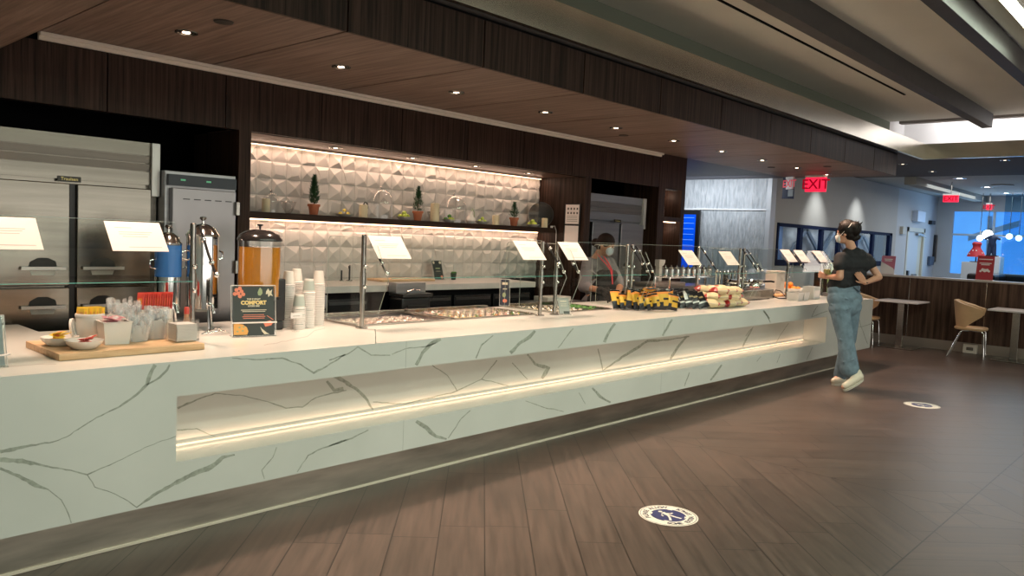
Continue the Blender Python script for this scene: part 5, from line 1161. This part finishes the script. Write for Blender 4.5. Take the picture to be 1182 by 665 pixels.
for k, (x, y, lb) in enumerate(((9.98, 4.20, 'left'), (10.17, 4.20, 'right'))):
    t = thing('white_bin', 'square white ceramic bin in front of the oranges, %s one' % lb, 'bin', (x, y, ZT + .0005)); taper(.070, .082, .105).build('bin', mat('white_ceramic', (.66, .66, .64), .3), t)
    MB().box(-.07, .07, -.07, .07, .08, .083).build('contents', mat('dim_contents', (.35, .34, .33), .6), t)
t = thing('white_carton', 'white squarish carton beside the customer at the counter', 'carton', (10.62, 4.25, ZT)); MB().box(-.10, .10, -.08, .08, .0005, .17).build('carton', mat('white_ceramic', (.66, .66, .64), .3), t, bevel=.006); MB().box(-.08, .08, -.081, -.0802, .03, .12).build('carton_label', PAPER, t)
t = thing('bottle_rack', 'narrow steel rack of green and yellow bottles at the far counter end', 'bottle rack', (11.60, 4.35, ZT))
MB().box(-.12, .16, -.12, .10, .0005, .05).build('tray', STEELD, t, bevel=.004)
mb = MB(); 
for sx in (-.11, .15): mb.tube([(sx, .09, .05), (sx, .09, .52)], .008)
mb.tube([(-.11, .09, .52), (.15, .09, .52)], .008).build('rail', STEEL, t)
bp_ = None
for k in range(6):
    if bp_ is None:
        bp_ = o = thing('tall_bottle', '', 'bottle', (0, 0, 0), 0, 'bottles in the rack'); MB().lathe([(.026, 0), (.028, .01), (.028, .30), (.012, .38), (.012, .42)], seg=14).build('bottle', mat('leaf_green_plastic', (.14, .34, .10), .3), o, smooth=True); MB().lathe([(.014, .42), (.014, .44)], seg=12).build('cap', mat('yellow_green_cap', (.55, .60, .12), .4), o, smooth=True); MB().lathe([(.0285, .06), (.0285, .24)], seg=14, cap0=False, cap1=False).build('bottle_label', mat('lime_label', (.42, .55, .22), .5), o)
    else: o = copy_tree(bp_)
    o.location = (11.53 + .085 * (k % 3), 4.29 + .07 * (k // 3), ZT + .051); o['label'] = 'tall green bottle in the rack behind the customer, %s row %s' % (('near', 'far')[k // 3], ('left', 'middle', 'right')[k % 3])
# ================================================================== FLOOR STICKERS
STW = mat('sticker_white', (.72, .70, .62), .4); STB = mat('sticker_navy', (.035, .04, .13), .4); STK = mat('sticker_print_dark', (.05, .05, .08), .4)
def sticker(label, x, y, r, ang, txt=True):
    t = thing('floor_sticker', label, 'floor sticker', (x, y, .0008), ang)
    def disc(name, r0, z, m, h=.0004): MB().lathe([(r0, 0), (r0, h), (.0005, h)], (0, 0, z), 56, cap1=False).build(name, m, t)
    disc('disc', r, 0, STW)
    MB().lathe([(r * .955, 0), (r * .955, .0003), (r * .935, .0003), (r * .935, 0)], (0, 0, .0004), 56, cap0=False, cap1=False).build('ring', STK, t)
    disc('blue_field', r * .60, .0004, STB)
    # walking figure in white
    z = .0010; k = r * .55
    mb = MB()
    def poly(P): mb.slab([(px * k, py * k, z) for px, py in P], (0, 0, .0003))
    n = 14; poly([(-.05 + .13 * math.cos(i * 6.283 / n), .72 + .13 * math.sin(i * 6.283 / n)) for i in range(n)])
    poly([(-.16, .52), (.12, .55), (.16, -.02), (-.12, -.02)])
    poly([(-.10, .0), (.06, .0), (-.16, -.45), (-.38, -.80), (-.52, -.72), (-.28, -.40)]); poly([(.02, .02), (.16, .0), (.26, -.36), (.46, -.74), (.32, -.80), (.12, -.40)])
    poly([(-.14, .50), (-.18, .36), (-.42, .20), (-.46, -.02), (-.34, -.02), (-.32, .14)]); poly([(.10, .50), (.15, .36), (.34, .22), (.50, .26), (.54, .16), (.32, .10), (.10, .22)])
    mb.build('walking_figure', STW, t)
    mb = MB()
    for a in (45, 135, 225, 315):
        c, s = math.cos(math.radians(a)), math.sin(math.radians(a)); q = r * .56
        P = [(q + .20 * r * .5, 0), (q - .02 * r, .10 * r), (q - .02 * r, -.10 * r)]
        mb.slab([(px * c - py * s, px * s + py * c, z) for px, py in P], (0, 0, .0003))
    mb.build('arrows', STW, t)
    if txt:
        def arc(st, a0, a1, inner):
            for i, ch in enumerate(st):
                if ch == ' ': continue
                a = math.radians(a0 + (a1 - a0) * i / (len(st) - 1)); rad = r * .775
                o = (rad * math.cos(a), rad * math.sin(a), .0006)
                if inner: text(ch, r * .24, STK, o, (-math.sin(a), math.cos(a), 0), (-math.cos(a), -math.sin(a), 0), t, 'lettering', .0002, bold=.0015)
                else: text(ch, r * .24, STK, o, (math.sin(a), -math.cos(a), 0), (math.cos(a), math.sin(a), 0), t, 'lettering', .0002, bold=.0015)
        arc('PLEASE ALLOW', 172, 62, False); arc('SOME EXTRA SPACE', 232, 385, True)
sticker('round white and navy floor sticker with a walking figure, nearest the camera', 3.965, 2.338, .172, math.radians(-19))
sticker('round white and navy floor sticker with a walking figure, beyond the customer', 8.945, 2.33, .172, math.radians(-27), False)
# ================================================================== TABLES AND CHAIRS
TT = mat('white_table_laminate', (.74, .68, .66), .3); TAN = mat('tan_leather', (.62, .40, .22), .45, var=.06)
def table(label, x, y):
    t = thing('cafe_table', label, 'table', (x, y, 0))
    MB().box(-.33, .36, -.33, .33, .765, .79).build('tabletop', TT, t, bevel=.004)
    MB().box(-.035, .035, -.05, .05, .022, .765).build('pedestal', STEEL, t, bevel=.003)
    MB().box(-.24, .24, -.27, .27, .0005, .022).build('base_plate', STEEL, t, bevel=.004); MB().box(-.12, .12, -.12, .12, .75, .7645).build('top_bracket', STEELD, t)
table('white square cafe table with steel pedestal, just right of the counter end', 13.96, 4.06)
table('white square cafe table with steel pedestal, cut by the right picture edge', 13.96, 2.42)
def chair(label, x, y, rz):
    t = thing('cafe_chair', label, 'chair', (x, y, 0), rz)
    # seat: faces local +X
    mb = MB(); L = []
    for z, s in ((.435, .86), (.445, .98), (.468, 1.0), (.482, .93), (.486, .6)):
        L.append([(.02 + s * (.23 * math.copysign(abs(math.cos(a)) ** .6, math.cos(a))), s * .225 * math.copysign(abs(math.sin(a)) ** .6, math.sin(a)), z) for a in [2 * math.pi * k / 32 for k in range(32)]])
    mb.loops(L).build('seat', TAN, t, smooth=True)
    # wrap-around shell: taller at back, arms sloping forward
    mb = MB(); N = 24; O, I = [], []
    def prof(a):      # a: -1..1 round the back
        th = math.pi + a * math.radians(112); c = math.cos(th); s = math.sin(th); f = abs(a)
        top = .885 - .20 * max(0, f - .25) ** 1.0 / .75 * (.55 if f < .8 else .6); low = .47 + (.0 if f < .55 else (f - .55) * .42)
        return c, s, top, low
    rows = []
    for i in range(N + 1):
        a = -1 + 2 * i / N; c, s, top, low = prof(a); R0 = .225; fx = .06 + .10 * max(0, abs(a) - .6)
        ro = []
        for (v, off, fl) in ((0, 0, 0), (.5, .01, .02), (1, 0, .055), (1.02, -.018, .05), (.95, -.034, .03), (.5, -.026, .0), (0, -.034, -.0)):
            z = low + (top - low) * v; rr = R0 + fl + off; ro.append((c * rr * 1.02 + fx - .02, s * (rr + .012), z))
        rows.append(ro)
    mb.loops(rows).build('backrest', TAN, t, smooth=True)
    for sx, sy in ((1, 1), (1, -1), (-1, 1), (-1, -1)):
        if sx > 0: P = [(.05, sy * .17, .428), (.17, sy * .18, .428), (.205, sy * .185, .40), (.225, sy * .20, .003)]
        else: P = [(.0, sy * .15, .428), (-.08, sy * .16, .425), (-.12, sy * .17, .39), (-.27, sy * .20, .003)]
        MB().tube(P, .011, 10).build('leg', CHROME, t, smooth=True)
    MB().tube([(.12, -.17, .424), (.12, .17, .424)], .009).tube([(-.06, -.155, .424), (-.06, .155, .424)], .009).box(-.1, .15, -.12, .12, .424, .436).build('seat_frame', STEELD, t)
chair('tan leather tub chair with chrome legs between the two cafe tables', 13.80, 3.00, math.radians(-82))
chair('tan leather tub chair half hidden behind the counter end', 13.85, 4.62, math.radians(-86))
# ================================================================== PEOPLE
class Fig:       # points given by where they show plus their real distance beyond the body's own axis
    def __init__(s, bx, by):
        s.o = Vector((bx, by, 0)); s.w = Vector((bx, by, 0)).normalized(); s.D = math.hypot(bx, by); s.u = Vector((s.w.y, -s.w.x, 0))
    def __call__(s, px, py, d=0):
        r = ray(px, py); t = (s.D + d) / (r.x * s.w.x + r.y * s.w.y); return Vector((0, 0, CAMZ)) + r * t - s.o
def hand(mb, wrist, tip, side, curl=.5, sc=1.0, n=None):
    """palm and five separate fingers; tip = where the knuckles point, side = direction of the thumb"""
    wrist, tip, side = Vector(wrist), Vector(tip), Vector(side).normalized(); f = (tip - wrist).normalized(); side = (side - f * side.dot(f)).normalized()
    nrm = Vector(n).normalized() if n else f.cross(side)
    P = .085 * sc
    for k in (-1, -.35, .35, 1): mb.cap(wrist + side * k * .016 * sc, wrist + f * P + side * k * .030 * sc, .014 * sc, .012 * sc, 10)
    for k, (ln, off) in enumerate(((.072, .033), (.080, .011), (.075, -.011), (.060, -.033))):
        b = wrist + f * (P + .0) + side * off * sc; d0 = (f + nrm * curl * .6).normalized(); d1 = (f + nrm * curl * 1.8).normalized(); d2 = (f * .6 + nrm * curl * 2.6).normalized()
        p1 = b + d0 * ln * .45 * sc; p2 = p1 + d1 * ln * .32 * sc; p3 = p2 + d2 * ln * .26 * sc
        mb.cap(b, p1, .0098 * sc, .0088 * sc, 8); mb.cap(p1, p2, .0088 * sc, .008 * sc, 8); mb.cap(p2, p3, .008 * sc, .0068 * sc, 8)
    b = wrist + f * .022 * sc + side * .030 * sc; d = (f * .7 + side * .75 + nrm * curl * .4).normalized(); p1 = b + d * .035 * sc; p2 = p1 + (f * .9 + side * .3 + nrm * curl).normalized() * .032 * sc
    mb.cap(wrist + side * .01 * sc, b, .015 * sc, .012 * sc, 8); mb.cap(b, p1, .012 * sc, .010 * sc, 8); mb.cap(p1, p2, .010 * sc, .008 * sc, 8)
def head(mb, c, fdir, s=1.0):
    """skull, jaw, nose, ears, brow; fdir = facing direction"""
    f = Vector(fdir).normalized(); u = Vector((0, 0, 1)); r = f.cross(u).normalized(); u = r.cross(f).normalized()
    R = Matrix((r, f, u)).transposed()
    mb.ball(c + u * .03 * s, .10 * s, 22, 14, (.76, .95, 1.0), R)
    mb.ball(c + f * .030 * s - u * .030 * s, .075 * s, 18, 12, (.82, .90, 1.05), R)
    mb.cap(c + f * .055 * s - u * .075 * s, c + f * .030 * s - u * .050 * s, .030 * s, .05 * s, 12)
    mb.cap(c + f * .100 * s - u * .020 * s, c + f * .090 * s + u * .02 * s, .013 * s, .009 * s, 10)   # nose
    mb.cap(c + f * .088 * s - u * .052 * s - r * .016 * s, c + f * .088 * s - u * .052 * s + r * .016 * s, .009 * s, .009 * s, 8)  # lips
    for k in (-1, 1):
        mb.cap(c + f * .082 * s + u * .032 * s + r * k * .015 * s, c + f * .075 * s + u * .032 * s + r * k * .045 * s, .010 * s, .010 * s, 8)  # brow
        mb.ball(c + r * k * .079 * s - u * .004 * s - f * .004 * s, .028 * s, 12, 8, (.32, .62, 1.0), R)   # ear
    return R
def eyes(t, c, fdir, s):
    f = Vector(fdir).normalized(); u = Vector((0, 0, 1)); r = f.cross(u).normalized(); u = r.cross(f).normalized()
    for k in (-1, 1):
        e = c + f * .083 * s + u * .012 * s + r * k * .031 * s
        mb = MB(); mb.mi = 0; mb.ball(e, .0125 * s, 12, 8); mb.mi = 1; mb.ball(e + f * .0075 * s, .0065 * s, 10, 6)
        mb.build('eye', [mat('eye_white', (.75, .72, .68), .2), mat('eye_iris', (.03, .015, .01), .2)], t, smooth=True)
SKIN = mat('warm_skin', (.56, .30, .20), .5, var=.05, vscale=20); SKIND = mat('brown_skin', (.33, .165, .10), .5, var=.05, vscale=20)
HAIR = mat('dark_hair', (.010, .007, .006), .5, 0, .25, bump=.6, bscale=120, stretch=(1, 1, .25))
HAIRB = mat('dark_brown_hair', (.016, .008, .006), .6, 0, .2, bump=.6, bscale=120, stretch=(1, 1, .25))
MASK = mat('pale_blue_face_mask', (.42, .53, .60), .7); MASKW = mat('white_face_mask', (.78, .78, .76), .7)
# ---- customer
F = Fig(9.25, 3.24)
t = thing('person', 'standing customer in black t-shirt and light blue jeans, seen from behind, holding a cup', 'person', (9.25, 3.24, 0))
fw = (-F.u * math.sin(math.radians(58)) + F.w * math.cos(math.radians(58))); hd = (-F.u * math.sin(math.radians(80)) + F.w * math.cos(math.radians(80)) - Vector((0, 0, .10))).normalized()
hc = F(976.5, 270.5, 0)
mb = MB(); head(mb, hc, hd, .98)
neck = F(984, 289, 0); mb.cap(F(980, 278, .0), F(984, 290, .0), .050, .055)
SL, SR = F(970, 298, -.10), F(1000.5, 299, .12)
mb.cap(SL, SR, .05, .05); mb.cap(F(985, 298, 0), F(978, 318, 0), .075, .085); mb.cap(F(978, 318, 0), F(975, 334, 0), .085, .09)
mb.cap(F(970, 346, -.03), F(982, 346, .05), .08, .08)
EL = F(969.5, 320, -.20); HLW = F(955, 319.5, -.06); HL = F(949.5, 318, -.03)
mb.cap(SL, EL, .046, .040); mb.cap(EL, HLW, .040, .025)
hand(mb, HLW, HL, Vector((0, 0, 1)), .75, .95, n=(F.w * .9 + F.u * .2))
ER = F(1014.5, 320, .10); HRW = F(998.5, 326.5, -.10); HR = F(991, 317, -.13)
mb.cap(SR, ER, .046, .040); mb.cap(ER, HRW, .040, .026)
hand(mb, HRW, HR, -F.u * .8 + Vector((0, 0, -.3)), .25, .95, n=F.w)
# legs under the jeans
HIL, HIR = F(969, 350, -.06), F(985, 350, .07)
KN, AN = F(977.5, 391, -.08), F(983, 429, -.10); KF, AF = F(980, 392, .13), F(971, 433, .20)
mb.cap(HIL, KN, .07, .05); mb.cap(KN, AN, .045, .032); mb.cap(HIR, KF, .07, .05); mb.cap(KF, AF, .045, .030)
TOEN = F(973.5, 446.5, -.26); HEELN = F(992, 436, -.10)
mb.cap(AN, F(988, 436, -.12), .034, .034); mb.cap(F(988, 436, -.12), TOEN, .032, .026); TOEF = F(961, 440, .10); mb.cap(AF, TOEF, .034, .026)
remesh(mb, 'body', SKIN, t, .0065, 3)
eyes(t, hc, hd, .98)
# hair with bun and clip
mb = MB(); u = Vector((0, 0, 1)); rr = hd.cross(u).normalized(); uu = rr.cross(hd).normalized(); R = Matrix((rr, hd, uu)).transposed()
mb.ball(hc + uu * .050 - hd * .018, .108, 20, 12, (.88, .98, .98), R); mb.ball(hc - hd * .045 - uu * .0, .085, 16, 10, (.88, .7, 1.0), R)
mb.ball(F(987, 264, -.02), .074, 14, 10, (1, 1, 1.15)); mb.cap(F(979, 259, 0), F(988, 262, -.02), .06, .055)
rn = random.Random(2)
for k in range(16):
    a = F(988, 262, -.02) + Vector((rn.uniform(-.04, .04), rn.uniform(-.04, .04), rn.uniform(-.06, .05))); d = (a - F(985, 266, 0)).normalized() * rn.uniform(.02, .05) + Vector((0, 0, .01)); mb.cap(a, a + d, .012, .005, 7)
mb.cap(F(979, 278, .0), F(990, 274, .0), .038, .034); mb.cap(F(972, 259, 0), F(977, 257.5, 0), .035, .045)
remesh(mb, 'hair', HAIR, t, .006, 2)
# mask and strap
mb = MB(); mb.ball(hc + hd * .064 - uu * .036, .062, 16, 10, (.95, .72, .98), R); mb.cap(hc + hd * .11 - uu * .02, hc + hd * .09 - uu * .07, .012, .02, 8)
remesh(mb, 'face_mask', MASKW, t, .006, 2)
so = -rr   # strap on the side seen by the camera
if so.dot(F.w) > 0: so = rr
st = [hc + hd * .055 + so * .068 - uu * .02, hc + so * .088 + uu * .03, hc - hd * .055 + so * .085 + uu * .085, hc - hd * .075 + so * .05 + uu * .12]
MB().tube(st, .0035, 6).build('mask_strap', PAPER, t)
# t-shirt
TEE = mat('charcoal_black_cotton', (.014, .015, .018), .85, bump=.3, bscale=25)
mb = MB(); mb.cap(F(971, 298, -.09), F(1000, 299, .11), .073, .073); mb.cap(F(979, 297, -.03), F(992, 295.5, .05), .085, .085)
mb.cap(F(977, 305, -.03), F(995, 305, .08), .115, .105); mb.cap(F(972, 318, -.03), F(988, 317, .06), .12, .118); mb.cap(F(969, 325, -.04), F(984, 323, .05), .118, .112)
mb.cap(F(965, 330, -.03), F(978, 330, .04), .10, .108); mb.cap(F(979, 292, 0), F(988, 292, 0), .066, .068)
mb.cap(SL, F(969, 307, -.16), .070, .070); mb.cap(SR, F(1005, 305, .11), .068, .066)
for a, b in ((F(968, 312, -.16), F(980, 330, -.10)), (F(990, 306, -.02), F(978, 330, -.09)), (F(996, 308, .0), F(990, 320, -.06))): mb.cap(a, b, .018, .012, 8)
remesh(mb, 'tshirt', TEE, t, .008, 5)
# jeans
DEN = mat('light_blue_denim', (.155, .225, .285), .8, var=.22, vscale=14, bump=.5, bscale=18)
mb = MB(); mb.cap(F(966, 335, -.04), F(982, 332, .05), .105, .105); mb.cap(F(967, 345, -.05), F(983, 345, .06), .118, .118); mb.cap(F(968, 356, -.07), F(983, 354, .05), .112, .115)
mb.cap(F(985, 350, .0), F(982, 358, -.02), .075, .07)
mb.cap(F(969, 357, -.07), F(976, 391, -.08), .112, .090); mb.cap(F(976, 391, -.08), F(980.5, 426, -.10), .090, .108)
mb.cap(F(983, 356, .06), F(980, 392, .13), .10, .082); mb.cap(F(979, 392, .13), F(970, 433, .20), .08, .078)
for a, b in ((F(960, 352, -.14), F(975, 358, -.17)), (F(965, 362, -.17), F(982, 356, -.15)), (F(963, 340, -.14), F(980, 346, -.14)), (F(970, 392, -.155), F(981, 397, -.16)), (F(974, 418, -.185), F(986, 415, -.185))): mb.cap(a, b, .012, .008, 8)
j = remesh(mb, 'jeans', DEN, t, .008, 4)
MB().tube([F(985.5, 331.5, -.07), F(993, 337, -.01)], .008).build('waistband', mat('denim_band', (.10, .15, .20), .8), t)
# shoes
SHOE = mat('cream_leather', (.68, .62, .50), .5); SOLE = mat('cream_sole', (.60, .55, .46), .6)
def shoe(toe, heel, ank, rise=0):
    d = (heel - toe); mb = MB(); mb.cap(toe + d * .06, toe + d * .5, .036, .044, 14); mb.cap(toe + d * .5, toe + d * .98, .044, .043, 14); mb.cap(toe + d * .95, ank, .042, .043, 12); mb.cap(toe + d * .45, ank, .036, .042, 12)
    s = remesh(mb, 'shoe', SHOE, t, .007, 3)
    n = Vector((0, 0, 1)); n = (n - d.normalized() * n.dot(d.normalized())).normalized(); sd = d.normalized().cross(n); mb = MB(); L = []
    for zz in (-.052, -.028):
        L.append([toe + d * (.5 + .60 * math.copysign(abs(math.cos(a)) ** .8, math.cos(a))) + sd * .047 * math.sin(a) + n * zz for a in [2 * math.pi * k / 24 for k in range(24)]])
    mb.loops(L).build('sole', SOLE, s, smooth=True)
toeN = F(974, 445.5, -.26); toeN.z = .056; heN = F(993, 434.5, -.12)
shoe(toeN, heN, F(990, 430, -.11))
toeF = F(962, 440.5, .08); toeF.z = .054; heF = F(973, 438, .20); heF.z = .056
shoe(toeF, heF, F(972, 432, .21))
MB().lathe([(.026, -.006), (.028, 0), (.026, .006)], seg=16, cap0=False, cap1=False).build('wrist_band', DARKP, t).location = HRW * .97 + ER * .03
# cup in her hand
c = F(954.8, 314, -.07) + F.o
g = thing('salad_cup', 'clear domed cup with yellowish food held in the customer\'s hand', 'cup', tuple(c)); MB().lathe([(.034, -.02), (.046, .06)], seg=20, cap1=False).build('cup', CLEARP, g, smooth=True)
MB().lathe([(.033, -.018), (.041, .028), (.001, .034)], seg=16, cap1=False).build('food', mat('yellowish_food', (.50, .42, .12), .5, var=.4, vscale=60), g, smooth=True)
MB().lathe([(.049, .06), (.048, .066), (.036, .10), (.012, .115), (.012, .19), (.010, .192)], seg=20, cap0=False).build('dome_lid', CLEARP, g, smooth=True)
# ---- worker
F = Fig(7.24, 5.37)
t = thing('person', 'worker in grey shirt, black apron, face mask and black gloves behind the counter', 'person', (7.24, 5.37, 0))
hd = (F.u * .80 - F.w * .45 - Vector((0, 0, .30))).normalized(); hc = F(699, 284, -.03)
mb = MB(); head(mb, hc, hd, 1.0); mb.cap(F(694, 290, .0), F(690, 298, .02), .056, .062)
SLw, SRw = F(679, 304, -.12), F(703, 303, .12); mb.cap(SLw, SRw, .06, .06); mb.cap(F(691, 303, 0), F(690, 345, 0), .11, .12); mb.cap(F(688, 345, 0), F(688, 365, 0), .13, .12)
for s in (-1, 1): mb.cap(Vector((0, 0, .80)) + F.u * s * .08 - F.u * .10, Vector((0, 0, .45)) + F.u * s * .09 - F.u * .10, .085, .06); mb.cap(Vector((0, 0, .45)) + F.u * s * .09 - F.u * .10, Vector((0, 0, .06)) + F.u * s * .09 - F.u * .10, .055, .04); mb.cap(Vector((0, 0, .045)) + F.u * s * .09 - F.u * .10, Vector((0, 0, .045)) + F.u * s * .12 - F.w * .14 - F.u * .08, .045, .035)
Ew = F(673.5, 331, -.22); Ww = F(695, 335.5, -.40); mb.cap(SLw, Ew, .05, .045); mb.cap(Ew, Ww, .043, .030); hand(mb, Ww, F(705, 343, -.52), F.u * .4 + Vector((0, 0, 1)), .5, 1.0, n=(F.w * -.2 + Vector((0, 0, -1))))
Er = F(716, 330, .02); Wr = F(712.5, 340, -.30); mb.cap(SRw, Er, .05, .043); mb.cap(Er, Wr, .042, .03); hand(mb, Wr, F(710, 346, -.42), -F.u, .5, 1.0, n=Vector((0, 0, -1)))
remesh(mb, 'body', SKIND, t, .0075, 3); eyes(t, hc, hd, 1.0)
u = Vector((0, 0, 1)); rr = hd.cross(u).normalized(); uu = rr.cross(hd).normalized(); R = Matrix((rr, hd, uu)).transposed()
mb = MB(); mb.ball(hc + uu * .052 - hd * .012, .109, 20, 12, (.86, .96, .88), R); mb.ball(hc - hd * .058 + uu * .01, .088, 16, 10, (.90, .8, 1.0), R); mb.ball(F(687.5, 280, .02), .05, 12, 8)
remesh(mb, 'hair', HAIRB, t, .007, 2)
mb = MB(); mb.ball(hc + hd * .066 - uu * .030, .062, 16, 10, (.98, .74, .95), R); remesh(mb, 'face_mask', MASK, t, .006, 2)
SHI = mat('grey_shirt_cotton', (.15, .145, .155), .8, var=.1, bump=.4, bscale=14)
mb = MB(); mb.cap(F(681, 306, -.11), F(702, 305, .12), .078, .075); mb.cap(F(688, 313, -.02), F(699, 313, .05), .125, .12); mb.cap(F(687, 332, 0), F(694, 332, .03), .135, .13); mb.cap(F(685, 352, 0), F(692, 352, .03), .15, .14); mb.cap(SLw, Ew, .075, .066); mb.cap(Ew, Ew + (Ww - Ew) * .28, .062, .058); mb.cap(SRw, Er, .072, .066); mb.cap(F(688, 298, .02), F(697, 299, 0), .066, .064); mb.cap(F(694, 302, -.06), F(699, 306, -.06), .07, .07)
for a, b in ((F(672, 316, -.2), F(682, 320, -.2)), (F(675, 308, -.2), F(690, 318, -.17)), (F(680, 330, -.2), F(688, 322, -.18))): mb.cap(a, b, .02, .012, 8)
remesh(mb, 'shirt', SHI, t, .009, 5)
APR = mat('black_apron_cloth', (.010, .010, .012), .85)
mb = MB(); mb.cap(F(694, 318, -.10), F(706, 318, .0), .075, .075); mb.cap(F(692, 332, -.08), F(702, 333, -.02), .115, .105); mb.cap(F(690, 350, -.06), F(699, 352, 0), .14, .13); mb.cap(F(690, 352, -.06), Vector((0, 0, .55)) - F.w * .08, .14, .14)
remesh(mb, 'apron', APR, t, .010, 4)
MB().tube([F(689.5, 293, -.04), F(694, 299, -.12), F(700, 305, -.17), F(705, 312, -.17), F(706, 318, -.18)], .007, 8).tube([F(697, 296, -.10), F(702, 303, -.15), F(706.5, 312, -.17), F(706.5, 319, -.18), F(707, 328, -.17)], .007, 8).build('red_lanyard', mat('red_ribbon', (.62, .03, .05), .5), t, smooth=True)
mb = MB(); mb.cap(Ww - (Ww - Ew) * .12, Ww, .042, .038); hand(mb, Ww, F(705, 343, -.52), F.u * .4 + Vector((0, 0, 1)), .5, 1.18, n=(F.w * -.2 + Vector((0, 0, -1)))); remesh(mb, 'glove', mat('black_glove_rubber', (.012, .012, .014), .4), t, .006, 2)
mb = MB(); for_ = [mb.cap(Vector((0, 0, .75)) + F.u * (s * .08 - .10), Vector((0, 0, .08)) + F.u * (s * .09 - .10), .10, .065) for s in (-1, 1)]; remesh(mb, 'trousers', mat('black_trousers', (.012, .012, .014), .8), t, .012, 3)
